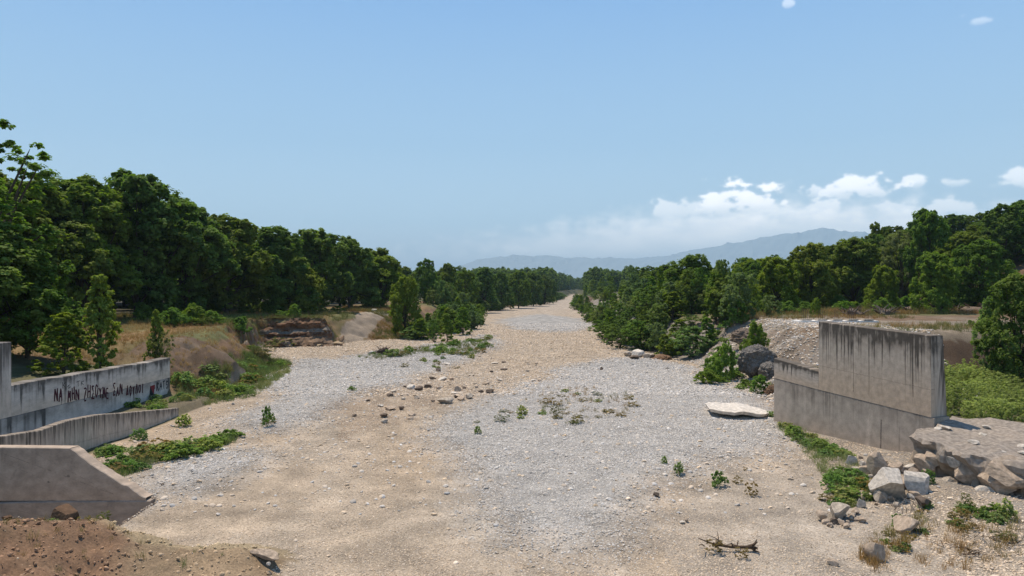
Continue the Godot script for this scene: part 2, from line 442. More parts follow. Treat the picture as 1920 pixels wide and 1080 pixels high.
# A stone about 1 wide, 1 high (standing on y = 0): a ball cut by random planes and roughened
func stone(sd: int, cuts: int, level: int, keep := 0.62, bumps := 0.06) -> ArrayMesh:
	rng.seed = sd
	var planes := []
	for i in cuts:
		planes.append([Vector3(rng.randfn(), rng.randfn(), rng.randfn()).normalized(), rng.randf_range(keep, keep + 0.36)])
	var q := icosphere(level)
	var pts := []
	var lo := Vector3.ONE * 9.0
	var hi := -lo
	for dir in q[0]:
		var at: Vector3 = dir * (1.0 + bumps * 2.0 * fine.get_noise_3d(dir.x * 9.0 + sd, dir.y * 9.0, dir.z * 9.0))
		for k in planes:
			var over: float = at.dot(k[0]) - k[1]
			if over > 0.0: at -= k[0] * over
		at += dir * bumps * fine.get_noise_3d(dir.x * 40.0 + sd, dir.y * 40.0, dir.z * 40.0)
		pts.append(at)
		lo = lo.min(at)
		hi = hi.max(at)
	var size := hi - lo
	var g := Geo.new()
	for i in pts.size():
		pts[i] = (pts[i] - (lo + hi) / 2.0) / size + Vector3(0, 0.42, 0)
	for f in q[1]:
		g.tri(pts[f[0]], pts[f[1]], pts[f[2]])
	return g.mesh()

var stones := []
func rock(called: String, label: String, category: String, group: String, x: float, z: float, w: float, h: float, mat: Material, which: int, lift := 0.0, deep := 0.8) -> Node3D:
	var o := part(called, stones[which % stones.size()], mat, self)
	o.position = on_ground(x, z) + Vector3(0, lift - 0.04 * h, 0)
	rng.seed = which * 77 + int(absf(x) * 31.0)
	o.rotation = Vector3(rng.randf_range(-0.15, 0.15), rng.randf() * TAU, rng.randf_range(-0.15, 0.15))
	o.scale = Vector3(w * 1.05, h * 1.1, w * deep)
	tag(o, label, category, group)
	return o

# ------------------------------------------------------------------ surfaces
func grain_image(size: int, freq: float, kind: int, low: float, high: float, sd: int, fract := 4) -> Image:
	var nz := FastNoiseLite.new()
	nz.seed = sd
	nz.noise_type = kind
	nz.frequency = freq
	nz.fractal_octaves = fract
	if kind == FastNoiseLite.TYPE_CELLULAR:
		nz.fractal_type = FastNoiseLite.FRACTAL_NONE
		nz.cellular_return_type = FastNoiseLite.RETURN_CELL_VALUE
	var im := nz.get_seamless_image(size, size)
	im.convert(Image.FORMAT_RGB8)
	var data := im.get_data()
	for i in data.size():
		data[i] = int(255.0 * lerpf(low, high, data[i] / 255.0))
	return Image.create_from_data(size, size, false, Image.FORMAT_RGB8, data)

func tex(im: Image) -> ImageTexture:
	return ImageTexture.create_from_image(im)

# Weathered board-marked concrete: grain, board edges, water streaks running down from the top, damp foot
func concrete_image(wd: int, hg: int, sd: int, base: Color, streaks: float, reach_down: float, blotch: float, board: float, marks := []) -> Image:
	var im := Image.create(wd, hg, false, Image.FORMAT_RGB8)
	var a := FastNoiseLite.new()
	a.seed = sd
	a.frequency = 0.02
	a.fractal_octaves = 5
	var thin := FastNoiseLite.new()
	thin.seed = sd + 1
	thin.frequency = 0.03
	thin.fractal_octaves = 3
	var cols := []
	for x in wd:
		var s := thin.get_noise_2d(x * 1.6, 5.0)
		var wide := thin.get_noise_2d(x * 0.35, 80.0)
		cols.append([clampf((s * 1.9 + 0.25) * clampf(0.55 + wide * 2.4, 0.0, 1.5), 0.0, 1.0), reach_down * clampf(0.55 + 1.3 * thin.get_noise_2d(x * 1.1, 200.0), 0.12, 1.4), 1.0 - 0.025 * (int(x / board + 0.8 * thin.get_noise_1d(x * 0.05)) % 3)])
	for y in hg:
		var t := y / float(hg)
		for x in wd:
			var k: float = 1.0 + blotch * a.get_noise_2d(x, y) + 0.14 * a.get_noise_2d(x * 6.0, y * 6.0)
			var c: Array = cols[x]
			var st: float = c[0] * streaks * (1.0 - smoothstep(c[1] * 0.35, c[1], t)) * (0.85 + 0.6 * a.get_noise_2d(x * 3.0, y * 0.6))
			st += streaks * 0.95 * (1.0 - smoothstep(0.0, 0.36 + 0.40 * c[0], t)) * (0.75 + 0.8 * a.get_noise_2d(x * 0.8, y * 0.5))
			k *= c[2] * (1.0 - clampf(st, 0.0, 0.78))
			for q in marks:      # hairlines, joints, stains: from, to (0..1), half width in pixels, strength (below 0 is pale)
				var e: Vector2 = q[1] - q[0]
				var rel: Vector2 = Vector2(x / float(wd), t) - q[0]
				var s := clampf(rel.dot(e) / e.length_squared(), 0.0, 1.0)
				var off: Vector2 = (rel - e * s) * Vector2(wd, hg) + Vector2(0, 5.0 * a.get_noise_2d(x * 2.0, 9.0))
				k *= 1.0 - q[3] * (1.0 - smoothstep(0.4, 1.0, off.length() / q[2])) * (0.75 + 0.5 * a.get_noise_2d(x * 5.0, y * 5.0))
			var warm := 0.10 * smoothstep(0.3, 1.0, t)
			im.set_pixel(x, y, Color(clampf(base.r * k * (1.0 + warm), 0, 1), clampf(base.g * k, 0, 1), clampf(base.b * k * (1.0 - warm), 0, 1)).linear_to_srgb())
	return im

func plain_mat(col: Color, rough := 0.9) -> StandardMaterial3D:
	var m := StandardMaterial3D.new()
	m.albedo_color = col.linear_to_srgb()
	m.roughness = rough
	m.metallic_specular = 0.3
	return m

func stone_mat(col: Color, grain: Texture2D, bump: Texture2D, scale: float, depth: float) -> StandardMaterial3D:
	var m := plain_mat(col)
	m.albedo_texture = grain
	m.uv1_triplanar = true
	m.uv1_world_triplanar = true
	m.uv1_scale = Vector3.ONE * scale
	m.heightmap_enabled = true
	m.heightmap_texture = bump
	m.heightmap_scale = depth
	return m

func surfaces() -> void:
	var pebbles := tex(grain_image(1024, 0.075, FastNoiseLite.TYPE_CELLULAR, 0.74, 1.0, 11))
	var coarse := tex(grain_image(512, 0.03, FastNoiseLite.TYPE_CELLULAR, 0.72, 1.0, 12))
	var cloudy := tex(grain_image(512, 0.012, FastNoiseLite.TYPE_SIMPLEX_SMOOTH, 0.66, 1.0, 13, 6))
	var mottled := tex(grain_image(512, 0.016, FastNoiseLite.TYPE_SIMPLEX_SMOOTH, 0.60, 1.0, 15, 6))
	var rough := tex(grain_image(512, 0.02, FastNoiseLite.TYPE_SIMPLEX_SMOOTH, 0.0, 1.0, 14, 6))
	var m := plain_mat(Color(1, 1, 1))
	m.vertex_color_use_as_albedo = true
	m.albedo_texture = pebbles
	m.uv1_scale = Vector3.ONE * 0.36
	m.uv1_triplanar = true
	m.uv1_world_triplanar = true
	m.uv2_triplanar = true
	m.uv2_world_triplanar = true
	m.detail_enabled = true
	m.detail_albedo = cloudy
	m.detail_blend_mode = BaseMaterial3D.BLEND_MODE_MUL
	m.detail_uv_layer = BaseMaterial3D.DETAIL_UV_2
	m.uv2_scale = Vector3.ONE * 0.06
	m.heightmap_enabled = true
	m.heightmap_texture = pebbles
	m.heightmap_scale = 3.0
	M.ground = m
	M.leaf = plain_mat(Color(1, 1, 1), 0.75)
	M.leaf.metallic_specular = 0.18
	M.leaf.vertex_color_use_as_albedo = true
	M.leaf.backlight_enabled = true
	M.leaf.backlight = lin(0.85, 1.0, 0.35)
	M.leaves = []
	for tint in [Color(1, 1, 1), Color(1, 0.96, 0.9), Color(0.9, 0.94, 0.95), Color(1, 1, 0.85), Color(0.94, 1, 0.9)]:
		var lm: StandardMaterial3D = M.leaf.duplicate()
		lm.albedo_color = tint
		M.leaves.append(lm)
	M.grass = plain_mat(Color(1, 1, 1), 0.8)
	M.grass.vertex_color_use_as_albedo = true
	M.grass.backlight_enabled = true
	M.grass.backlight = lin(0.5, 0.5, 0.3)
	M.pebble = plain_mat(Color(1, 1, 1), 0.85)
	M.pebble.vertex_color_use_as_albedo = true
	M.bark = stone_mat(Color(0.11, 0.088, 0.062), cloudy, rough, 0.8, 2.0)
	M.stalk = plain_mat(Color(0.12, 0.11, 0.05))
	M.dead = stone_mat(Color(0.13, 0.085, 0.055), cloudy, rough, 1.5, 2.0)
	M.twig = plain_mat(Color(0.22, 0.18, 0.14))
	M.white_rock = stone_mat(Color(0.920, 0.816, 0.690), mottled, rough, 0.7, 4.0)
	M.tan_rock = stone_mat(Color(0.713, 0.552, 0.408), mottled, rough, 0.7, 4.0)
	M.grey_rock = stone_mat(Color(0.690, 0.581, 0.460), mottled, rough, 0.7, 4.0)
	M.brown_rock = stone_mat(Color(0.24, 0.18, 0.135), mottled, rough, 0.7, 4.0)
	M.earth = stone_mat(Color(0.28, 0.165, 0.095), cloudy, rough, 0.5, 8.0)
	M.pale_slab = stone_mat(Color(0.86, 0.77, 0.66), cloudy, rough, 0.5, 3.0)
	M.clay = stone_mat(Color(0.50, 0.37, 0.23), cloudy, rough, 0.9, 4.0)
	M.gravel_bank = stone_mat(Color(0.31, 0.275, 0.235), coarse, rough, 0.8, 14.0)
	M.rubble = stone_mat(Color(0.575, 0.448, 0.328), mottled, rough, 0.35, 7.0)
	M.slab_top = stone_mat(Color(0.575, 0.477, 0.385), mottled, rough, 0.55, 5.0)
	M.concrete = stone_mat(Color(0.40, 0.365, 0.325), cloudy, rough, 0.4, 1.0)
	M.white_concrete = plain_mat(Color(0.66, 0.64, 0.61))
	M.steel = plain_mat(Color(0.12, 0.075, 0.05), 0.7)
	M.roof = plain_mat(Color(0.42, 0.16, 0.08))
	M.render = plain_mat(Color(0.55, 0.50, 0.42))
	M.paint = plain_mat(Color(0.062, 0.012, 0.020), 0.7)
	M.black_paint = plain_mat(Color(0.016, 0.018, 0.022), 0.7)
	M.red_paint = plain_mat(Color(0.20, 0.025, 0.028), 0.7)
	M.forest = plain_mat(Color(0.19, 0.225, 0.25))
	var cm := func(im: Image) -> StandardMaterial3D:
		var q := plain_mat(Color(1, 1, 1))
		q.albedo_texture = tex(im)
		q.texture_repeat = false
		q.normal_enabled = true
		var b := rough.get_image()
		b.bump_map_to_normal_map(2.0)
		q.normal_texture = tex(b)
		q.normal_scale = 0.25
		return q
	M.wall_right = cm.call(concrete_image(900, 420, 31, Color(0.48, 0.395, 0.31), 1.15, 1.0, 0.25, 46.0, [[Vector2(0, 0.64), Vector2(1, 0.66), 2.2, 0.4], [Vector2(0.34, 0.0), Vector2(0.345, 0.9), 5.0, 0.55], [Vector2(0.86, 0.0), Vector2(0.862, 0.8), 4.0, 0.5]]))
	M.wall_low = cm.call(concrete_image(360, 300, 32, Color(0.48, 0.40, 0.32), 1.25, 0.85, 0.25, 34.0))
	M.wall_base = cm.call(concrete_image(900, 260, 33, Color(0.48, 0.39, 0.305), 0.28, 0.6, 0.25, 60.0, [[Vector2(0, 0.01), Vector2(1, 0.01), 4.0, 0.45], [Vector2(0.72, 0.25), Vector2(0.715, 0.9), 5.0, 0.65], [Vector2(0.66, 0.15), Vector2(0.63, 0.9), 16.0, -0.25], [Vector2(0.0, 1.0), Vector2(1.0, 0.97), 26.0, 0.3], [Vector2(0.82, 0.3), Vector2(0.82, 0.7), 5.0, 0.3]]))
	M.wall_left = cm.call(concrete_image(900, 220, 34, Color(0.52, 0.46, 0.40), 0.75, 1.0, 0.25, 40.0))
	M.wall_left_base = cm.call(concrete_image(900, 160, 35, Color(0.54, 0.48, 0.42), 0.6, 1.2, 0.3, 70.0, [[Vector2(0.70, 0.25), Vector2(0.70, 0.7), 24.0, 0.28], [Vector2(0.52, 0.2), Vector2(0.52, 0.8), 20.0, -0.22], [Vector2(0.95, 0.1), Vector2(0.95, 0.9), 22.0, -0.15]]))
	M.kerb_wall = cm.call(concrete_image(900, 140, 36, Color(0.50, 0.41, 0.325), 0.65, 0.9, 0.28, 55.0, [[Vector2(0.02, 0.5), Vector2(0.98, 0.52), 1.3, 0.4], [Vector2(0.3, 0.75), Vector2(0.9, 0.6), 1.2, 0.35], [Vector2(0.97, 0.0), Vector2(0.97, 1.0), 2.5, 0.5]]))
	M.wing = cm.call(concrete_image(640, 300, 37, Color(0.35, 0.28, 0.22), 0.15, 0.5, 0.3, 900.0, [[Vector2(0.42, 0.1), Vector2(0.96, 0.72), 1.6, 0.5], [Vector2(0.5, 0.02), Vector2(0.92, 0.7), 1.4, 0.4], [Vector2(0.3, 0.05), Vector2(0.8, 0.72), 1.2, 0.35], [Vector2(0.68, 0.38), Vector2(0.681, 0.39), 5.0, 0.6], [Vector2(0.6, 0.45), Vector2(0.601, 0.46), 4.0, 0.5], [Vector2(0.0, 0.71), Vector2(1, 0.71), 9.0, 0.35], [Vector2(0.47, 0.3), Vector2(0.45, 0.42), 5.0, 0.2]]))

# ------------------------------------------------------------------ sky
func bank_top(az: float, broadn: FastNoiseLite) -> float:     # upper edge of the haze bank, degrees
	var t := table([[-180, 2.2], [-40, 2.0], [-16, 1.6], [-9, 3.0], [-2, 4.0], [5, 5.2], [11, 6.3], [18, 6.9], [26, 6.6], [34, 5.6], [50, 5.0], [90, 3.4], [180, 2.2]], az)
	return t + 0.55 * broadn.get_noise_2d(az * 3.0, 7.0)

func sky_picture() -> Image:
	var w := 4096
	var h := 2048
	var column := Image.create(1, h, false, Image.FORMAT_RGBF)
	var shades := [[-90, Color(0.30, 0.28, 0.24)], [-1, Color(0.42, 0.46, 0.50)], [0, Color(0.86, 0.92, 0.96)], [2.5, Color(0.72, 0.84, 0.93)], [5, Color(0.52, 0.72, 0.87)], [11, Color(0.36, 0.57, 0.79)], [22, Color(0.225, 0.430, 0.745)], [45, Color(0.115, 0.270, 0.600)], [90, Color(0.075, 0.200, 0.500)]]
	for y in h:
		var el := 90.0 - (y + 0.5) * 180.0 / h
		var c: Color = shades[-1][1]
		for i in range(1, shades.size()):
			if el <= shades[i][0]:
				c = (shades[i - 1][1] as Color).lerp(shades[i][1], (el - shades[i - 1][0]) / (shades[i][0] - shades[i - 1][0]))
				break
		column.set_pixel(0, y, c)
	column.resize(w, h, Image.INTERPOLATE_NEAREST)
	var a := FastNoiseLite.new()
	a.seed = 5
	a.frequency = 0.16
	a.fractal_octaves = 6
	a.fractal_gain = 0.55
	# heaps: azimuth, elevation of the base, half width, height, whiteness
	var heaps := [[17.4, 6.3, 3.4, 1.7, 0.9], [13.6, 5.7, 3.2, 1.2, 0.6], [22.5, 7.0, 1.1, 0.75, 0.6], [25.7, 7.0, 2.8, 1.1, 0.8], [29.2, 7.3, 0.9, 0.55, 0.7], [31.8, 7.1, 1.0, 0.4, 0.5], [23.2, 5.7, 1.6, 1.0, 0.7], [27.6, 5.4, 1.2, 0.7, 0.6], [31.0, 5.2, 2.4, 0.9, 0.6], [35.4, 6.9, 1.2, 0.8, 0.6], [20.6, 5.2, 2.0, 0.8, 0.5], [11.0, 5.0, 2.0, 0.9, 0.35], [21.0, 20.1, 0.45, 0.35, 0.30], [33.1, 17.2, 0.7, 0.3, 0.24], [32.0, 17.7, 0.4, 0.2, 0.15], [48.0, 6.0, 3.0, 1.2, 0.6], [-70.0, 4.0, 4.0, 1.0, 0.5], [120.0, 5.0, 5.0, 1.4, 0.6], [-140.0, 4.6, 4.0, 1.2, 0.5]]
	for y in range(int((90.0 - 22.0) / 180.0 * h), int((90.0 + 0.5) / 180.0 * h)):
		var el := 90.0 - (y + 0.5) * 180.0 / h
		for x in w:
			var az := wrapf((x + 0.5) * 360.0 / w, -180.0, 180.0)   # the left edge of a panorama looks along -z
			if el > 10.0 and (az < 18.0 or az > 36.0): continue
			var nn := a.get_noise_2d(az * 2.6, el * 5.0)
			var dens := 0.0
			var light := 0.0
			if el < 10.0:
				var top := bank_top(az, a)
				dens = 0.92 * smoothstep(top + 0.7 + 1.3 * nn, top - 2.4 + 0.9 * nn, el) * (0.88 + 0.45 * a.get_noise_2d(az * 0.8, el * 3.0 + 40.0))
			for q in heaps:
				var dx: float = (az - q[0]) / q[2]
				var dy: float = (el - q[1]) / q[3]
				if absf(dx) > 1.6 or dy > 1.6 or dy < -1.2: continue
				var body := 1.0 - dx * dx - (dy * dy if dy > 0.0 else dy * dy * 1.8) + nn * 1.6
				var k: float = smoothstep(0.0, 0.55, body) * q[4] * (1.0 if dy > 0.0 else maxf(0.0, 1.0 + dy * 0.8))
				if k > 0.0:
					light = maxf(light, k * (0.55 + 0.45 * smoothstep(-0.3, 0.8, dy + nn)))
					dens = maxf(dens, k * 0.92)
			if dens > 0.004:
				var c := column.get_pixel(x, y)
				column.set_pixel(x, y, c.lerp(Color(1.5, 1.45, 1.42).lerp(Color(1.85, 1.75, 1.68), light), clampf(dens, 0.0, 0.95)))
	return column

# ------------------------------------------------------------------ terrain, hills
func terrain() -> void:
	var xs := []
	var x := 0.0
	while x < 30.0:
		xs.append(x)
		x += 0.22
	while x < 30000.0:
		xs.append(x)
		x += 0.22 + (x - 30.0) * 0.06
	var all := []
	for i in range(xs.size() - 1, 0, -1): all.append(-xs[i])
	all.append_array(xs)
	xs = all
	var ds := []
	var d := -3000.0
	while d < 8.0:
		ds.append(d)
		d += maxf(1.0, -d * 0.35)
	d = 8.0
	while d < 30000.0:
		ds.append(d)
		d += 0.22 if d < 93.0 else 0.22 + (d - 93.0) * 0.026
	var nx := xs.size()
	var nd := ds.size()
	var p := PackedVector3Array()
	var n := PackedVector3Array()
	var c := PackedColorArray()
	var t := PackedVector2Array()
	var t2 := PackedVector2Array()
	p.resize(nx * nd); n.resize(nx * nd); c.resize(nx * nd); t.resize(nx * nd); t2.resize(nx * nd)
	for j in nd:
		for i in nx:
			p[j * nx + i] = Vector3(xs[i], ground(xs[i], -ds[j]), -ds[j])
	for j in nd:
		for i in nx:
			var k := j * nx + i
			var e := p[j * nx + mini(i + 1, nx - 1)] - p[j * nx + maxi(i - 1, 0)]
			var f := p[mini(j + 1, nd - 1) * nx + i] - p[maxi(j - 1, 0) * nx + i]
			n[k] = e.cross(f).normalized()
			if n[k].y < 0.0: n[k] = -n[k]
			var v := p[k]
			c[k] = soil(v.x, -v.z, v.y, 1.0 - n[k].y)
			t[k] = Vector2(v.x, v.z)
			t2[k] = Vector2(v.x * 0.83 + v.z * 0.4, v.z * 0.83 - v.x * 0.4)
	var ix := PackedInt32Array()
	ix.resize((nx - 1) * (nd - 1) * 6)
	var q := 0
	for j in nd - 1:
		for i in nx - 1:
			var k := j * nx + i
			for e in [k, k + nx, k + 1, k + 1, k + nx, k + nx + 1]:
				ix[q] = e
				q += 1
	var a := []
	a.resize(Mesh.ARRAY_MAX)
	a[Mesh.ARRAY_VERTEX] = p; a[Mesh.ARRAY_NORMAL] = n; a[Mesh.ARRAY_COLOR] = c; a[Mesh.ARRAY_TEX_UV] = t; a[Mesh.ARRAY_TEX_UV2] = t2; a[Mesh.ARRAY_INDEX] = ix
	var m := ArrayMesh.new()
	m.add_surface_from_arrays(Mesh.PRIMITIVE_TRIANGLES, a)
	tag(part("terrain", m, M.ground, self), "dry gravel riverbed between earth banks and terraces", "", "", "structure")

# The face of the left cut bank: layers of earth and gravel that stand out and fall back, slumped at the foot
func cut_bank() -> void:
	var line := [Vector2(-30.2, 83.6), Vector2(-28.4, 84.3), Vector2(-26.6, 84.6), Vector2(-25.0, 85.4), Vector2(-23.6, 85.2), Vector2(-22.2, 86.2), Vector2(-21.0, 87.6), Vector2(-20.6, 89.5)]
	var g := Geo.new()
	var cols := 120
	var rows := 26
	var grid := []
	for i in cols + 1:
		var t := i / float(cols) * (line.size() - 1)
		var k := mini(int(t), line.size() - 2)
		var q: Vector2 = (line[k] as Vector2).lerp(line[k + 1], t - k)
		var top := ground(q.x - 1.8, -q.y - 3.2) + 0.06
		var ends := minf(1.0, minf(i, cols - i) / 14.0)
		var column := []
		for j in rows + 1:
			var s := j / float(rows)
			var y := lerpf(-0.3, maxf(0.3, top), s)
			var set_back := 1.5 * pow(1.0 - s, 2.2) * -1.3 + 0.9 * s
			var rough := 0.55 * fine.get_noise_3d(q.x * 5.0, y * 9.0, q.y * 5.0) + 0.22 * fine.get_noise_3d(q.x * 16.0, y * 30.0, q.y * 16.0) + 0.30 * fine.get_noise_2d(y * 14.0, q.x * 1.2)
			var back := (set_back + rough) * (0.4 + 0.6 * ends) + (1.0 - ends) * 1.4
			column.append(Vector3(q.x - back * 0.35, y, -q.y - back * 0.93))
		column.append(column[-1] + Vector3(-0.7, -0.10, -2.4))
		grid.append(column)
	for i in cols:
		for j in rows + 1:
			var v: Vector3 = grid[i][j]
			var a := fine.get_noise_3d(v.x * 2.5, v.y * 5.0, v.z * 2.5)
			var lay := v.y / 3.2 + a * 0.22 + 0.12 * fine.get_noise_2d(v.x * 1.1, 4.0)
			var c := Color(0.33, 0.215, 0.135)
			if lay > 0.24: c = Color(0.24, 0.135, 0.08)
			if lay > 0.42: c = Color(0.37, 0.31, 0.245)
			if lay > 0.58: c = Color(0.29, 0.165, 0.095)
			if lay > 0.90: c = Color(0.25, 0.20, 0.10)
			var f := 1.0 + 0.35 * fine.get_noise_3d(v.x * 12.0, v.y * 20.0, v.z * 12.0)
			g.quad(grid[i][j], grid[i + 1][j], grid[i + 1][j + 1], grid[i][j + 1], Color(c.r * f, c.g * f, c.b * f))
	tag(part("earth_bank", g.mesh(), M.ground, self), "eroded brown earth face cut into the left bank", "", "", "structure")

# A mountain range: crest heights by bearing (degrees, metres), at a distance, with spurs
func mountains(called: String, label: String, crest: Array, dist: float, deep: float, sd: int) -> void:
	var nz := FastNoiseLite.new()
	nz.seed = sd
	nz.frequency = 0.001
	nz.fractal_octaves = 5
	nz.fractal_type = FastNoiseLite.FRACTAL_RIDGED
	var g := Geo.new()
	var rows := 26
	var cols := 260
	var grid := []
	for j in rows:
		var line := []
		var s := j / float(rows - 1)
		for i in cols:
			var az: float = lerpf(crest[0][0], crest[-1][0], i / float(cols - 1))
			var dd := dist + (s - 0.5) * 2.0 * deep
			var x := sin(deg_to_rad(az)) * dd
			var z := -cos(deg_to_rad(az)) * dd
			var shape := pow(maxf(0.0, 1.0 - absf(s - 0.5) * 2.0), 0.85)
			var hh: float = table(crest, az) * shape
			hh *= 1.0 + (0.22 * nz.get_noise_2d(x, z) - 0.05) * (1.0 - 0.65 * shape)
			hh += 18.0 * nz.get_noise_2d(x * 4.0, z * 4.0) * minf(1.0, hh / 200.0)
			line.append(Vector3(x, maxf(-5.0, hh), z))
		grid.append(line)
	for j in rows - 1:
		for i in cols - 1:
			g.quad(grid[j][i], grid[j][i + 1], grid[j + 1][i + 1], grid[j + 1][i])
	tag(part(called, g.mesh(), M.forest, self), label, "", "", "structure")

# ------------------------------------------------------------------ concrete walls
# A vertical panel from a to b (x, z on the river face), foot and top heights at both ends, thickness away from the river (top, foot)
func panel(called: String, parent: Node3D, mat: Material, a: Vector2, b: Vector2, foot: Vector2, top: Vector2, thick: Vector2, away: Vector2, steps := 12, wave := 0.0) -> void:
	var g := Geo.new()
	var ch := 0.025
	for i in steps:
		var t0 := i / float(steps)
		var t1 := (i + 1) / float(steps)
		var c := []
		for t in [t0, t1]:
			var at := a.lerp(b, t)
			var y0 := lerpf(foot.x, foot.y, t)
			var y1 := lerpf(top.x, top.y, t) + wave * fine.get_noise_2d(at.x * 3.0, at.y * 3.0)
			var back := at + away * thick.x
			var lowback := at + away * thick.y
			c.append([Vector3(at.x, y0, at.y), Vector3(at.x, y1 - ch, at.y), Vector3(at.x + away.x * ch, y1, at.y + away.y * ch), Vector3(back.x - away.x * ch, y1, back.y - away.y * ch), Vector3(back.x, y1 - ch, back.y), Vector3(lowback.x, y0, lowback.y)])
		var u := [0.0, 0.97, 1.0, 1.0, 1.0, 1.0]
		for k in 5:
			var v0: float = [0.995, 0.012, 0.006, 0.003, 0.012, 0.995][k]
			var v1: float = [0.995, 0.012, 0.006, 0.003, 0.012, 0.995][k + 1]
			g.quad(c[0][k], c[1][k], c[1][k + 1], c[0][k + 1], Color.WHITE, Vector2(t0, v0), Vector2(t1, v0), Vector2(t1, v1), Vector2(t0, v1))
		for e in [0, 1]:
			if (e == 0 and i == 0) or (e == 1 and i == steps - 1):
				var r: Array = c[e]
				for k in range(1, 5):
					if e == 0:
						g.tri(r[0], r[k], r[k + 1], Color.WHITE, Vector2(0.02, 0.99), Vector2(0.04, 0.3), Vector2(0.06, 0.3))
					else:
						g.tri(r[0], r[k + 1], r[k], Color.WHITE, Vector2(0.9, 0.99), Vector2(0.98, 0.02), Vector2(0.92, 0.02))
	part(called, g.mesh(), mat, parent)

# Flat paint strokes on the face x = face, seen from +x; text runs away from the camera (along -z)
var STROKES := {
	"N": [[0, 0, 0, 1], [0, 1, 1, 0], [1, 0, 1, 1]], "A": [[0, 0, 0.5, 1], [0.5, 1, 1, 0], [0.2, 0.38, 0.8, 0.38]], "M": [[0, 0, 0.1, 1], [0.1, 1, 0.5, 0.35], [0.5, 0.35, 0.9, 1], [0.9, 1, 1, 0]],
	"H": [[0, 0, 0, 1], [1, 0, 1, 1], [0, 0.5, 1, 0.52]], "Z": [[0, 1, 1, 1], [1, 1, 0, 0], [0, 0, 1, 0]], "S": [[1, 1, 0.05, 1], [0.05, 1, 0.6, 0.5], [0.6, 0.5, 0, 0], [0, 0, 1, 0]],
	"O": [[0.5, 1, 0.08, 0.75], [0.08, 0.75, 0.05, 0.3], [0.05, 0.3, 0.45, 0], [0.45, 0, 0.92, 0.25], [0.92, 0.25, 0.95, 0.72], [0.95, 0.72, 0.5, 1]],
	"Y": [[0, 1, 0.5, 0.5], [1, 1, 0.5, 0.5], [0.5, 0.5, 0.5, 0]], "E": [[0, 0, 0, 1], [0, 1, 0.9, 1], [0, 0.5, 0.75, 0.5], [0, 0, 0.95, 0]], "D": [[0, 0, 0.5, 1], [0.5, 1, 1, 0], [0, 0.02, 1, 0]],
	"L": [[0, 0, 0.5, 1], [0.5, 1, 1, 0]], "I": [[0.5, 0, 0.5, 1]], "R": [[0, 0, 0, 1], [0, 1, 0.85, 0.8], [0.85, 0.8, 0, 0.5], [0.1, 0.5, 0.95, 0]], "T": [[0, 1, 1, 1], [0.5, 1, 0.45, 0]],
	"$": [[1, 0.9, 0.4, 1], [0.4, 1, 0.1, 0.7], [0.1, 0.7, 0.85, 0.4], [0.85, 0.4, 0.6, 0.02], [0.6, 0.02, 0, 0.1]], "K": [[0, 0, 0, 1], [0.9, 1, 0, 0.5], [0, 0.5, 0.9, 0]], "~": [[0, 0.5, 0.5, 0.9], [0.5, 0.9, 0.4, 0.1], [0.4, 0.1, 1, 0.5]],
}
func scrawl(called: String, label: String, parent: Node3D, mat: Material, words: String, face: float, d0: float, d1: float, y0: float, y1: float, high0: float, high1: float, pen: float, sd: int) -> void:
	rng.seed = sd
	var g := Geo.new()
	var step := (d1 - d0) / words.length()
	for i in words.length():
		var ch := words[i]
		if not STROKES.has(ch): continue
		var t := (i + 0.5) / words.length()
		var hh := lerpf(high0, high1, t) * rng.randf_range(0.82, 1.15)
		var foot := lerpf(y0, y1, t) + rng.randf_range(-0.08, 0.08)
		if rng.randf() < 0.4 and pen > 0.03:      # paint that ran
			var dr := Vector3(face + 0.004, foot + 0.05, -(d0 + step * (i + rng.randf_range(0.25, 0.7))))
			g.tube([dr, dr - Vector3(0, rng.randf_range(0.1, 0.28), 0)], [pen * 0.3, pen * 0.18], 5)
		for q in STROKES[ch]:
			var a := Vector3(face + 0.004, foot + q[1] * hh, -(d0 + step * (i + 0.16 + q[0] * 0.62)))
			var b := Vector3(face + 0.004, foot + q[3] * hh, -(d0 + step * (i + 0.16 + q[2] * 0.62)))
			a += Vector3(0, rng.randf_range(-0.03, 0.03), rng.randf_range(-0.03, 0.03))
			b += Vector3(0, rng.randf_range(-0.03, 0.03), rng.randf_range(-0.03, 0.03))
			g.tube([a, a.lerp(b, 0.5) + Vector3(0, 0.015, 0), b], [pen * rng.randf_range(0.8, 1.1), pen, pen * rng.randf_range(0.7, 1.1)], 6)
	for i in g.p.size():      # strokes are films of paint on the wall
		g.p[i].x = face + 0.004 + (g.p[i].x - face - 0.004) * 0.04
	tag(part(called, g.mesh(), mat, parent), label)

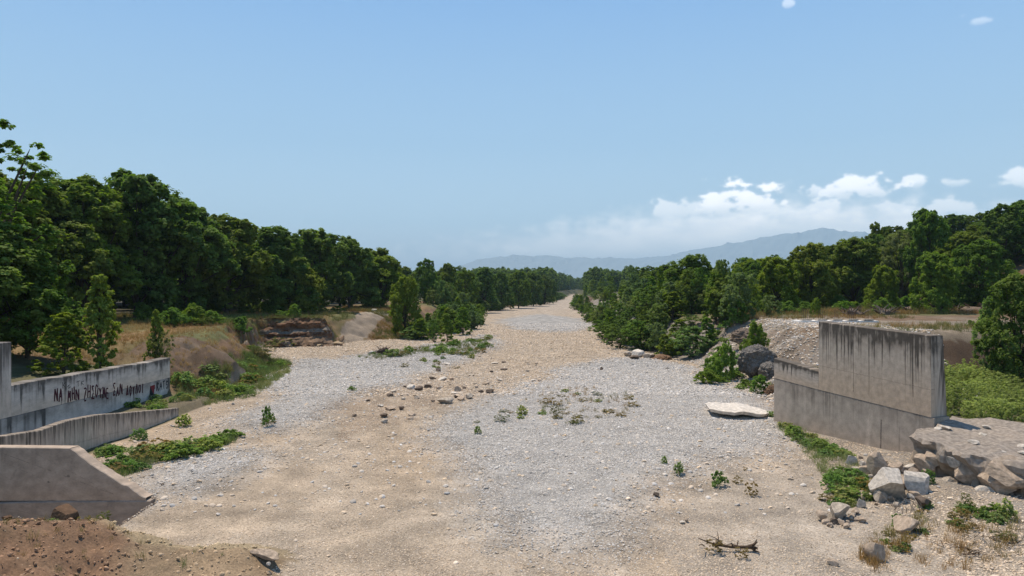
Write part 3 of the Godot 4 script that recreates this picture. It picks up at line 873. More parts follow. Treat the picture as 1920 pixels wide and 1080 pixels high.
func graffiti_wall() -> void:
	var w := thing("graffiti_wall", "long grey concrete wing wall on the left bank with dark red painted Greek writing", "wall", Vector3.ZERO)
	var f := -21.0
	var away := Vector2(-1, 0)
	panel("upper_pour", w, M.wall_left, Vector2(f, -30.2), Vector2(f, -44.2), Vector2(1.56, 1.45), Vector2(2.86, 2.63), Vector2(0.62, 0.72), away, 28, 0.07)
	panel("lower_pour", w, M.wall_left_base, Vector2(f - 0.006, -22.0), Vector2(f - 0.006, -44.215), Vector2(-0.5, -0.5), Vector2(1.60, 1.45), Vector2(0.70, 0.80), away, 4)
	panel("tall_pour", w, M.wall_left, Vector2(f, -22.0), Vector2(f, -30.19), Vector2(1.605, 1.565), Vector2(4.75, 4.70), Vector2(0.62, 0.72), away, 4)
	scrawl("painted_writing", "hand painted dark red Greek letters", w, M.paint, "NA MHN ZHSOYME SAN DOYLOI", f + 0.002, 33.0, 41.1, 1.72, 0.93, 0.58, 0.52, 0.046, 7)
	scrawl("painted_writing", "faint black letters sprayed high on the wall", w, M.black_paint, "K~ TK", f, 33.6, 35.4, 2.25, 2.2, 0.28, 0.25, 0.018, 8)
	scrawl("painted_writing", "black sprayed letters beside the painted flag", w, M.black_paint, "RAT$", f + 0.002, 42.5, 44.0, 0.92, 0.88, 0.46, 0.46, 0.038, 9)
	scrawl("painted_writing", "small red sprayed mark", w, M.red_paint, "O", f + 0.002, 42.15, 42.4, 0.90, 0.9, 0.24, 0.24, 0.025, 10)
	scrawl("painted_writing", "red scrawl under the painted flag", w, M.red_paint, "A~T", f + 0.002, 41.6, 42.7, 0.42, 0.42, 0.26, 0.24, 0.03, 11)
	var flag := [Vector3(f + 0.008, 0.68, -41.7), Vector3(f + 0.008, 0.68, -42.2), Vector3(f + 0.008, 1.26, -42.3), Vector3(f + 0.008, 1.24, -41.75)]
	var g := Geo.new()
	g.tri(flag[0], flag[1], flag[3])
	tag(part("painted_flag", g.mesh(), M.black_paint, w), "black half of the painted flag")
	g = Geo.new()
	g.tri(flag[1], flag[2], flag[3])
	tag(part("painted_flag", g.mesh(), M.red_paint, w), "red half of the painted flag")

func kerb_wall() -> void:
	var w := thing("retaining_wall", "low concrete retaining wall sloping down to the gravel before the graffiti wall", "wall", Vector3.ZERO)
	var tops := [[23.8, 1.86], [27.8, 1.47], [29.7, 1.52], [31.7, 1.37], [35.0, 0.95], [39.3, 0.40]]
	var px := [-18.2, -18.2, -18.22, -18.2, -18.15, -18.2]
	for i in tops.size() - 1:
		panel("wall_section", w, M.kerb_wall, Vector2(px[i], -tops[i][0]), Vector2(px[i + 1], -tops[i + 1][0] + 0.004), Vector2(-0.5, -0.5), Vector2(tops[i][1], tops[i + 1][1]), Vector2(0.34, 0.36), Vector2(-1, 0), 5, 0.02)

func wing_wall() -> void:
	var w := thing("wing_wall", "shaded stub of a concrete wing wall with a broken sloping edge on the near left", "wall", Vector3.ZERO)
	var z := -23.5
	var edge := [Vector2(-20.0, 1.78), Vector2(-16.2, 1.76), Vector2(-14.42, 1.74), Vector2(-14.15, 1.50), Vector2(-13.7, 1.16), Vector2(-13.2, 0.85), Vector2(-12.75, 0.56), Vector2(-12.55, 0.50), Vector2(-12.2, 0.22), Vector2(-11.95, 0.10)]
	var g := Geo.new()
	for i in edge.size() - 1:
		var a: Vector2 = edge[i]
		var b: Vector2 = edge[i + 1]
		var n := 6
		for k in n:
			var p0 := a.lerp(b, k / float(n))
			var p1 := a.lerp(b, (k + 1) / float(n))
			var r := 0.0 if i < 2 else 0.035
			var y0 := p0.y + r * fine.get_noise_2d(p0.x * 30.0, 3.0)
			var y1 := p1.y + r * fine.get_noise_2d(p1.x * 30.0, 3.0)
			var u0 := (p0.x + 20.0) / 8.1
			var u1 := (p1.x + 20.0) / 8.1
			g.quad(Vector3(p0.x, 0.0, z), Vector3(p1.x, 0.0, z), Vector3(p1.x, y1 - 0.02, z), Vector3(p0.x, y0 - 0.02, z), Color.WHITE, Vector2(u0, 0.7), Vector2(u1, 0.7), Vector2(u1, 0.7 - y1 * 0.38), Vector2(u0, 0.7 - y0 * 0.38))
			g.quad(Vector3(p0.x, y0 - 0.02, z), Vector3(p1.x, y1 - 0.02, z), Vector3(p1.x, y1, z - 0.03), Vector3(p0.x, y0, z - 0.03), Color.WHITE, Vector2(u0, 0.04), Vector2(u1, 0.04), Vector2(u1, 0.02), Vector2(u0, 0.02))
			g.quad(Vector3(p0.x, y0, z - 0.03), Vector3(p1.x, y1, z - 0.03), Vector3(p1.x, y1 - 0.03, z - 0.5), Vector3(p0.x, y0 - 0.03, z - 0.5), Color.WHITE, Vector2(u0, 0.50), Vector2(u1, 0.50), Vector2(u1, 0.56), Vector2(u0, 0.56))
			g.quad(Vector3(p1.x, -0.4, z - 0.55), Vector3(p0.x, -0.4, z - 0.55), Vector3(p0.x, y0 - 0.03, z - 0.5), Vector3(p1.x, y1 - 0.03, z - 0.5), Color.WHITE, Vector2(u1, 0.9), Vector2(u0, 0.9), Vector2(u0, 0.3), Vector2(u1, 0.3))
	part("wall_face", g.mesh(), M.wing, w)
	panel("footing", w, M.wing, Vector2(-20.0, z + 0.14), Vector2(-11.8, z + 0.02), Vector2(-1.6, -1.6), Vector2(-0.05, 0.02), Vector2(0.6, 0.6), Vector2(0, -1), 8, 0.03)

func right_wall() -> void:
	var w := thing("abutment_wall", "tall stepped concrete wall with dark rain streaks on the right bank", "wall", Vector3.ZERO)
	var dir := (WALL_NEAR - WALL_FAR).normalized()
	var away := Vector2(-dir.y, dir.x) * -1.0
	if away.x < 0.0: away = -away
	var at := func(s: float) -> Vector2: return WALL_FAR + dir * s
	panel("low_pour", w, M.wall_low, at.call(0.0), at.call(2.82), Vector2(2.35, 2.12), Vector2(3.36, 2.98), Vector2(0.55, 0.66), away, 10, 0.02)
	panel("tall_pour", w, M.wall_right, at.call(2.83), at.call(8.47), Vector2(2.12, 1.72), Vector2(5.36, 5.02), Vector2(0.72, 0.98), away, 20, 0.03)
	panel("base_pour", w, M.wall_base, at.call(-0.02) + away * 0.006, at.call(8.60) + away * 0.006, Vector2(-0.7, -0.7), Vector2(2.35, 1.715), Vector2(0.95, 1.12), away, 6, 0.03)

# A slab fallen off the bridge, lying on rubble: an outline (x, d) with a rough top, a lip and an undercut side
func broken_slab() -> void:
	var w := thing("rubble_slab", "broken concrete slab on a heap of boulders beside the streaked right wall", "rubble", Vector3.ZERO)
	var outline := [Vector2(14.75, 26.4), Vector2(14.95, 25.6), Vector2(15.2, 25.0), Vector2(15.25, 24.3), Vector2(15.7, 23.8), Vector2(16.0, 23.0), Vector2(16.9, 22.0), Vector2(18.2, 21.2), Vector2(20.5, 20.4), Vector2(23.5, 21.5), Vector2(24.0, 25.0), Vector2(23.0, 28.6), Vector2(20.0, 30.2), Vector2(18.4, 30.1), Vector2(17.6, 29.4), Vector2(16.6, 28.3), Vector2(15.5, 27.6)]
	var mid := Vector2(18.6, 25.6)
	var pts := []
	for i in outline.size():
		for k in 6:
			pts.append((outline[i] as Vector2).lerp(outline[(i + 1) % outline.size()], k / 6.0))
	var top := func(q: Vector2) -> float: return 1.45 - (q.x - 15.0) * 0.03 + (q.y - 25.0) * 0.035 + 0.13 * fine.get_noise_2d(q.x * 5.0, q.y * 5.0) + 0.07 * fine.get_noise_2d(q.x * 22.0, q.y * 22.0)
	var rings := []
	for r in 15:
		var ring := []
		for i in pts.size():
			var q: Vector2 = pts[i]
			var out := (q - mid).normalized()
			var j := fine.get_noise_2d(q.x * 9.0 + r * 3.0, q.y * 9.0)
			var pos: Vector3
			if r < 9:
				var s := mid.lerp(q + out * 0.10 * j, pow(r / 8.0, 0.8))
				pos = Vector3(s.x, top.call(s), -s.y)
			else:
				var e: Array = [[0.03, -0.10], [-0.01, -0.32], [-0.07, -0.55], [-0.14, -0.85], [-0.08, -1.15], [0.3, -1.9]][r - 9]
				var s2: Vector2 = q + out * (e[0] + (0.30 if r < 11 else 0.6) * j)
				pos = Vector3(s2.x, top.call(q) + e[1] + 0.06 * fine.get_noise_2d(q.x * 13.0, q.y * 13.0 + r * 9.0), -s2.y)
			ring.append(pos)
		rings.append(ring)
	var slab := Geo.new()
	var heap := Geo.new()
	for r in 14:
		for i in pts.size():
			var k := (i + 1) % pts.size()
			(slab if r < 11 else heap).quad(rings[r][i], rings[r + 1][i], rings[r + 1][k], rings[r][k])
	part("slab", slab.mesh(), M.slab_top, w)
	part("core", heap.mesh(), M.rubble, w)
	# boulders that show in the undercut side
	var q := [[15.0, 25.6, 0.8, 0.6, 0.75], [14.7, 25.95, 0.95, 1.0, 0.25], [15.3, 24.8, 0.75, 0.42, 0.92], [15.45, 24.5, 0.95, 0.8, 0.40], [15.1, 24.9, 0.8, 0.7, 0.0], [16.2, 23.3, 1.45, 0.62, 0.88], [15.95, 23.6, 1.3, 0.9, 0.28], [15.7, 23.5, 1.25, 0.7, -0.05], [16.9, 22.2, 0.95, 0.66, 0.72], [17.3, 21.8, 1.05, 0.7, 0.58], [16.75, 22.5, 1.5, 0.9, 0.12], [17.4, 21.9, 1.35, 0.95, 0.0], [18.4, 21.2, 1.3, 0.95, 0.55], [18.2, 21.3, 1.4, 0.9, -0.05], [19.4, 20.8, 1.4, 1.0, 0.4]]
	for i in q.size():
		var e: Array = q[i]
		var o := part("boulder", stones[i % stones.size()], [M.tan_rock, M.tan_rock, M.white_rock, M.tan_rock, M.grey_rock][i % 5], w)
		o.position = Vector3(e[0], e[4] - 0.15, -e[1])
		o.rotation = Vector3(0.2 * (i % 3), i * 1.3, 0.15)
		o.scale = Vector3(e[2], e[3], e[2] * 0.8)
	for e in [[16.3, 25.4, 0.42], [17.9, 25.2, 0.5], [17.3, 24.4, 0.34], [17.6, 26.9, 0.36], [16.9, 28.1, 0.6], [16.5, 27.9, 0.4], [18.7, 28.4, 0.4], [16.7, 24.5, 0.22], [19.0, 25.0, 0.3]]:
		var o := part("stone", stones[int(e[0] * 10) % stones.size()], M.white_rock, w)
		o.position = Vector3(e[0], top.call(Vector2(e[0], e[1])) - 0.02, -e[1])
		o.rotation.y = e[0] * 9.0
		o.scale = Vector3(e[2], e[2] * 0.32, e[2] * 0.7)

# ------------------------------------------------------------------ the scene
func _ready() -> void:
	var cam := Camera3D.new()
	cam.name = "camera"
	cam.fov = 43.6
	cam.near = 0.1
	cam.far = 60000.0
	cam.position = Vector3(0, 7, 0)
	cam.rotation_degrees.x = -0.085
	add_child(cam)
	cam.current = true
	var env := Environment.new()
	env.background_mode = Environment.BG_SKY
	var pano := PanoramaSkyMaterial.new()
	pano.panorama = tex(sky_picture())
	env.sky = Sky.new()
	env.sky.sky_material = pano
	env.background_energy_multiplier = 0.93
	env.tonemap_mode = Environment.TONE_MAPPER_LINEAR
	env.tonemap_exposure = 1.25
	env.sdfgi_enabled = true
	env.ssao_enabled = true
	env.ssil_enabled = true
	env.fog_enabled = true
	env.fog_density = 0.000115
	env.fog_light_color = lin(0.60, 0.84, 1.0)
	var we := WorldEnvironment.new()
	we.name = "world_environment"
	we.environment = env
	add_child(we)
	var sun := DirectionalLight3D.new()
	sun.name = "sun"
	sun.light_color = Color(1.0, 0.95, 0.875)
	sun.light_energy = 1.6
	sun.light_angular_distance = 0.5
	sun.shadow_enabled = true
	add_child(sun)
	sun.look_at_from_position(Vector3(-0.22, 0.93, -0.30) * 100.0, Vector3.ZERO, Vector3.FORWARD)

	fine.seed = 3
	fine.frequency = 0.11
	fine.fractal_octaves = 3
	broad.seed = 4
	broad.frequency = 0.06
	broad.fractal_octaves = 3
	surfaces()
	terrain()
	cut_bank()
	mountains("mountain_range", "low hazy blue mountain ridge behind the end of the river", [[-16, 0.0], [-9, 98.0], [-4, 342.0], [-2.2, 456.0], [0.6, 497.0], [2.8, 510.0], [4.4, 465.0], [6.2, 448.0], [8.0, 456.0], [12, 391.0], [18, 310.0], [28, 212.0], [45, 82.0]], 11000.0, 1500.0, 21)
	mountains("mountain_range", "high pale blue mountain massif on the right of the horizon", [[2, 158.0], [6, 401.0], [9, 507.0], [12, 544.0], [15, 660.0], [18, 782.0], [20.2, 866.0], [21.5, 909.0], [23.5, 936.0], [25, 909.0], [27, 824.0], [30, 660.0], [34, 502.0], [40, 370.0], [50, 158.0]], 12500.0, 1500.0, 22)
	graffiti_wall()
	kerb_wall()
	wing_wall()
	for i in 12:
		stones.append(stone(300 + i, 6 + i % 4, 4, 0.34 + 0.04 * (i % 4), 0.022))
	right_wall()
	broken_slab()
	kinds()
	woods()
	bushes()
	rocks()
	weeds()
	wreckage()
	grasses()
	gravel()

func tree_row(called: String, label: String, category: String, group: String, kind_list: Array, list: Array, words := []) -> void:
	for i in list.size():
		var e: Array = list[i]
		var at := on_ground(e[0], e[1])
		var text := label
		if words.size() > i: text = words[i]
		grow(called, text, category, group, kind_list[i % kind_list.size()], at, e[2] - at.y, e[3], i * 2.1 + e[0])

func woods() -> void:
	var nth := ["first", "second", "third", "fourth", "fifth", "sixth", "seventh", "eighth", "ninth", "tenth", "eleventh", "twelfth"]
	# the left wood: front row from the near end to the far end
	var front := [[-45.33, -60.00, 16.24, 13.33], [-45.33, -68.00, 16.37, 12.59], [-44.40, -74.00, 17.58, 12.61], [-41.78, -80.00, 18.97, 13.33], [-39.18, -86.00, 16.81, 12.10], [-36.46, -92.00, 15.59, 11.93], [-32.67, -98.00, 14.69, 11.25], [-29.60, -108.00, 15.08, 11.20], [-26.89, -119.00, 14.58, 10.14], [-23.89, -128.00, 13.45, 9.48]]
	var said := []
	for i in front.size():
		said.append("dark plane tree, %s from the left along the front of the left wood" % nth[i])
	tree_row("plane_tree", "", "tree", "plane trees along the front of the left wood", ["plane_0", "plane_1", "plane_2", "plane_3"], front, said)
	var back := []
	rng.seed = 51
	for i in 84:
		var d := rng.randf_range(92.0, 165.0)
		var u := rng.randf_range(-0.86, -0.20)
		var x := u * d
		if x > table(FOOT_L, d) - 27.0 + smoothstep(125.0, 150.0, d) * 10.0: continue
		var top := 7.0 + d * table([[-0.9, 0.125], [-0.53, 0.135], [-0.40, 0.085], [-0.27, 0.064], [-0.19, 0.044]], u) * rng.randf_range(0.8, 0.96)
		back.append([x, -d, maxf(top, 12.0), rng.randf_range(9.0, 13.0)])
	tree_row("plane_tree", "plane tree standing deep in the left wood behind its front row", "tree", "plane trees deep in the left wood", ["plane_1", "plane_3", "plane_0", "plane_2"], back)
	tree_row("leaning_tree", "", "tree", "", ["spray"], [[-32.59, -44.00, 17.04, 10.76]], ["tall loose tree at the left edge with sprays against the sky"])
	tree_row("young_tree", "", "tree", "", ["young_0", "oak_0", "plane_0", "broad_1", "thicket_2"], [[-23.22, -40.50, 7.54, 3.60], [-28.92, -43.00, 9.17, 6.37], [-29.91, -41.00, 10.28, 7.90], [-29.33, -99.00, 9.64, 7.70], [-24.58, -39.50, 5.48, 3.80]],
		["slim young tree with yellowish leaves rising behind the graffiti wall", "dark bushy tree behind the near half of the graffiti wall", "dense dark tree behind the tall end of the graffiti wall", "low dark spreading tree in front of the left wood above the cut bank", "low leafy tree hanging over the graffiti wall left of the yellowish young tree"])
	tree_row("young_tree", "", "tree", "", ["young_1"], [[-23.26, -47.00, 5.40, 1.60]], ["small dull green sapling at the far end of the graffiti wall"])
	tree_row("lone_tree", "", "tree", "", ["broad_1", "broad_0"], [[-14.67, -99.00, 8.03, 5.57], [-22.50, -124.00, 11.68, 10.10]],
		["single rounded green tree beside the track on the left bank", "bright leafy tree at the far end of the left wood"])
	# the far left bank
	var far := [[-19.56, -165.00, 12.99, 7.58], [-15.54, -172.00, 12.22, 6.37], [-11.73, -180.00, 10.87, 6.67], [-7.94, -195.00, 11.62, 8.09], [-3.50, -215.00, 10.98, 8.28], [2.09, -235.00, 11.70, 8.70], [7.76, -262.00, 11.85, 10.09], [13.32, -290.00, 11.08, 7.73], [18.01, -320.00, 9.61, 6.16]]
	said = []
	for i in far.size():
		said.append("dark tree on the distant left bank, %s of the row past the lone tree" % nth[i])
	tree_row("riverside_tree", "", "tree", "trees on the distant left bank", ["oak_0", "plane_2", "oak_1", "plane_0"], far, said)
	back = []
	rng.seed = 52
	for i in 40:
		var d := rng.randf_range(190.0, 420.0)
		var x := table(FOOT_L, d) - rng.randf_range(14.0, 70.0)
		back.append([x, -d, rng.randf_range(11.0, 14.5), rng.randf_range(8.0, 13.0)])
	tree_row("riverside_tree", "tree in the distant wood behind the left bank row", "tree", "trees of the distant left wood", ["far_0", "oak_1", "far_1", "plane_1"], back)
	# the right side, from the river to the hill
	var right := [[23.03, -92.00, 10.68, 7.63], [18.79, -84.00, 6.38, 4.36], [29.66, -104.00, 9.31, 5.39], [33.00, -90.00, 10.33, 6.67], [40.24, -97.00, 12.46, 8.62], [48.36, -102.00, 13.50, 9.07], [45.37, -88.00, 9.28, 4.30], [49.28, -84.00, 10.73, 5.72], [61.63, -122.00, 17.30, 6.33], [60.73, -112.00, 15.13, 7.63], [62.24, -108.00, 18.04, 7.20], [61.70, -98.00, 14.11, 8.71], [73.60, -108.00, 19.00, 8.80], [79.64, -112.00, 20.11, 7.47], [57.23, -88.00, 12.41, 8.47]]
	tree_row("right_bank_tree", "", "tree", "", ["broad_0", "young_0", "broad_1", "broad_0", "broad_1", "plane_2", "broad_0", "broad_1", "oak_0", "willow", "plane_3", "oak_1", "oak_0", "plane_0", "oak_1"], right,
		["tall bright plane tree above the willow thicket on the right bank", "pointed young tree in front of the tall plane tree on the right bank", "rounded tree right of the tall plane tree on the right bank", "left one of the broad trees at the edge of the right field", "broad green tree in the middle of the row behind the right field", "tall broad tree right of the middle of the row behind the right field",
		"small round bright tree standing before the row at the right field", "round yellow green tree before the dark trees of the right hill", "dark tree top rising behind the row at the right field", "grey green willow behind the small round bright tree", "tallest dark tree on the skyline left of the right hill", "dark broad oak on the foot of the right hill", "dark tree on the crest of the right hill", "dark tree at the right edge on the hill crest", "dark oak with bare lower trunk beside the reddish bank of the right hill"])
	tree_row("slender_tree", "", "tree", "", ["slender", "oak_0", "slender", "slender"], [[41.24, -240.00, 13.40, 5.33], [38.67, -180.00, 12.07, 6.13], [55.09, -175.00, 13.74, 3.37], [65.60, -180.00, 14.87, 4.00]],
		["slender tree with a bare waist standing alone in the distance right of the river", "dark round tree between the slender tree and the tall plane tree", "thin dark tree top left of the red roof", "thin sparse tree top right of the red roof"])
	back = []
	rng.seed = 53
	for i in 46:
		var d := rng.randf_range(112.0, 175.0)
		var u := rng.randf_range(0.30, 0.78)
		var x := u * d
		var top := 7.0 + d * table([[0.30, 0.030], [0.42, 0.052], [0.50, 0.070], [0.58, 0.085], [0.68, 0.098], [0.8, 0.12]], u) * rng.randf_range(0.75, 0.98)
		var g := ground(x, -d)
		back.append([x, -d, maxf(top, g + 6.0), rng.randf_range(7.0, 11.0)])
	tree_row("hill_tree", "dark tree in the wood behind the right field", "tree", "trees of the right hill and wood", ["oak_0", "oak_1", "broad_0", "oak_0"], back)
	back = []
	rng.seed = 54
	for i in 46:
		var d := rng.randf_range(150.0, 520.0)
		var x := table(FOOT_R, d) + rng.randf_range(16.0, 26.0 + d * 0.28)
		back.append([x, -d, rng.randf_range(9.5, 13.0), rng.randf_range(6.0, 11.0)])
	tree_row("riverside_tree", "tree in the distant wood behind the right bank thicket", "tree", "trees of the distant right wood", ["far_0", "oak_0", "far_1", "oak_1"], back)
	# the woods along the river far ahead
	var where := []
	var tints := []
	rng.seed = 55
	for i in 2400:
		var d := 430.0 * pow(9.0, rng.randf())
		var side := -1.0 if rng.randf() < 0.5 else 1.0
		var x := (table(FOOT_L, d) - 10.0 if side < 0.0 else table(FOOT_R, d) + 10.0) + side * pow(rng.randf(), 1.6) * d * 0.5
		if d > 1100.0: x = rng.randf_range(-0.3, 0.5) * d
		var s := rng.randf_range(0.75, 1.25) * (1.0 + d / 5000.0)
		where.append(Transform3D(Basis(Vector3.UP, rng.randf() * TAU).scaled(Vector3(s, s, s)), Vector3(x, 3.2, -d)))
		tints.append(Color(1, 1, 1))
	mass("distant_woods", "dark woods lining the far river under the mountains", "woods", K["far_0"].crown, M.leaf, where, tints)

func bushes() -> void:
	rng.seed = 61
	var list := []
	for i in 150:
		var t := pow(rng.randf(), 1.35)
		var d := 68.0 * pow(5.6, t)
		var off := rng.randf_range(-0.3, 11.0) if i % 3 else rng.randf_range(-1.6, 2.0)
		var x := table(FOOT_R, d) + off
		if d < 74.0 and off > 6.5: continue
		var hh := (rng.randf_range(2.2, 4.4) if rng.randf() < 0.75 else rng.randf_range(4.4, 6.2)) * (1.0 if off > 3.0 else 0.75)
		list.append([x, -d, hh, rng.randf_range(2.0, 4.4), off])
	for i in list.size():
		var e: Array = list[i]
		var far := "far" if -e[1] > 150.0 else ("middle" if -e[1] > 100.0 else "near")
		var k := i % 3
		grow("willow_bush", "%s bush in the %s stretch of the right bank thicket" % [["upright green poplar", "grey green willow", "bright green plane"][k], far], "bush", "bushes of the right bank thicket, %s stretch" % far, "thicket_%d" % k, on_ground(e[0], e[1]), e[2], e[3], i * 1.7)
	rng.seed = 62
	list.clear()
	for i in 120:
		var d := 94.0 * pow(3.6, pow(rng.randf(), 1.1))
		var off := rng.randf_range(-3.0, 4.0)
		var hh := rng.randf_range(1.8, 4.0)
		if d > 150.0:
			off = rng.randf_range(-1.5, 11.0)
			hh = rng.randf_range(2.4, 5.5)
		if d < 100.0 and off < -1.0: hh *= 0.7
		list.append([table(FOOT_L, d) - off + (2.5 if d < 140.0 else 0.0), -d, hh, rng.randf_range(2.2, 4.2)])
	for i in 44:
		var d := rng.randf_range(190.0, 410.0)
		list.append([table(FOOT_L, d) + rng.randf_range(-1.0, 4.0), -d, rng.randf_range(2.2, 4.5), rng.randf_range(3.5, 6.0)])
	for i in 60:
		var d := rng.randf_range(150.0, 400.0)
		list.append([table(FOOT_L, d) - rng.randf_range(-0.5, 6.0), -d, rng.randf_range(2.5, 6.0), rng.randf_range(3.0, 5.5)])
	for i in list.size():
		var e: Array = list[i]
		var far := "far beyond" if -e[1] > 230.0 else ("just beyond" if -e[1] > 140.0 else "before")
		var k := i % 3
		grow("willow_bush", "%s bush at the left gravel edge, %s the lone tree" % [["upright green poplar", "grey green willow", "bright green plane"][k], far], "bush", "bushes at the left edge of the gravel, %s the lone tree" % far, "thicket_%d" % k, on_ground(e[0], e[1]), e[2], e[3], i * 1.7)
	# single shrubs: x, z, top, width
	var one := [[-8.31, -92.00, 3.46, 3.00], [-9.91, -91.00, 2.82, 1.48], [-7.09, -104.00, 3.92, 3.85], [21.88, -70.00, 5.44, 2.28], [19.21, -57.00, 3.96, 2.20], [16.00, -54.00, 2.52, 1.84], [14.84, -53.00, 1.74, 1.96], [14.11, -51.50, 1.01, 2.29], [16.22, -50.00, 0.56, 1.33], [16.19, -47.00, 1.15, 1.46], [31.24, -74.00, 5.68, 1.21], [31.03, -44.00, 7.52, 4.89], [30.00, -45.00, 6.27, 2.00], [35.67, -56.00, 4.14, 0.75], [-22.73, -46.50, 4.11, 1.72], [19.41, -78.00, 4.00, 2.89], [17.73, -76.00, 3.51, 3.94], [15.70, -80.00, 2.61, 3.56], [14.99, -88.00, 2.96, 3.26]]
	var said := ["yellow green bush, nearest of those at the left edge of the gravel", "small dark bush left of the nearest yellow green gravel edge bush", "tall green bush behind the nearest yellow green gravel edge bush", "rounded green shrub on the crest of the right bank beside the field", "bright green shrub growing on the gravel slope of the right bank", "upright bright shrub left of the collapsed grey gravel block", "green shrub at the foot of the right bank left of the collapsed block", "low leafy shrub on the gravel edge below the collapsed block", "low shrub between the collapsed block and the end of the streaked wall", "small shrub touching the far end of the streaked wall", "round olive shrub standing alone at the near edge of the right field", "large dark bush at the right edge above the tall grass", "lower left branch of bushes beside the large dark bush at the right edge", "small green shrub at the edge of the right field terrace", "dull green shrub at the far end of the graffiti wall", "dark pointed bush at the near end of the right bank thicket", "light green bush at the near end of the right bank thicket", "low bush behind the white boulder in front of the right bank thicket", "bush at the tip of the thicket left of the white boulder"]
	var ks := ["thicket_2", "thicket_0", "thicket_2", "shrub_0", "shrub_1", "shrub_0", "shrub_0", "shrub_1", "shrub_1", "shrub_0", "shrub_0", "oak_1", "thicket_1", "shrub_1", "grey_shrub", "thicket_0", "thicket_2", "thicket_1", "thicket_2"]
	for i in one.size():
		var e: Array = one[i]
		var at := on_ground(e[0], e[1])
		grow("shrub", said[i], "shrub", "", ks[i], at, maxf(0.5, e[2] - at.y), e[3], i * 1.3)
	# shrubs along the foot of the left wood and on the terraces
	rng.seed = 63
	var band := [PackedVector2Array([Vector2(-42.97, 80.56), Vector2(-48.56, 104.06), Vector2(-40.29, 111.00), Vector2(-29.95, 118.93), Vector2(-23.90, 104.06), Vector2(-23.87, 80.56), Vector2(-26.66, 73.46), Vector2(-30.00, 67.50), Vector2(-30.39, 59.46)]), PackedVector2Array([Vector2(28.70, 88.04), Vector2(49.50, 101.25), Vector2(67.69, 103.85), Vector2(57.39, 88.04), Vector2(38.40, 81.00), Vector2(26.54, 77.88)])]
	var names := ["leafy shrub in the green fringe before the left wood", "shrub in the green fringe behind the right field"]
	for b in 2:
		for q in spots(band[b], [46, 34][b]):
			grow("fringe_shrub", names[b], "shrub", ["shrubs fringing the left wood", "shrubs fringing the right field"][b], ["shrub_0", "shrub_1", "grey_shrub", "shrub_1"][rng.randi() % 4], on_ground(q.x, -q.y), rng.randf_range(0.7, 1.9), rng.randf_range(1.6, 3.2), rng.randf() * TAU)

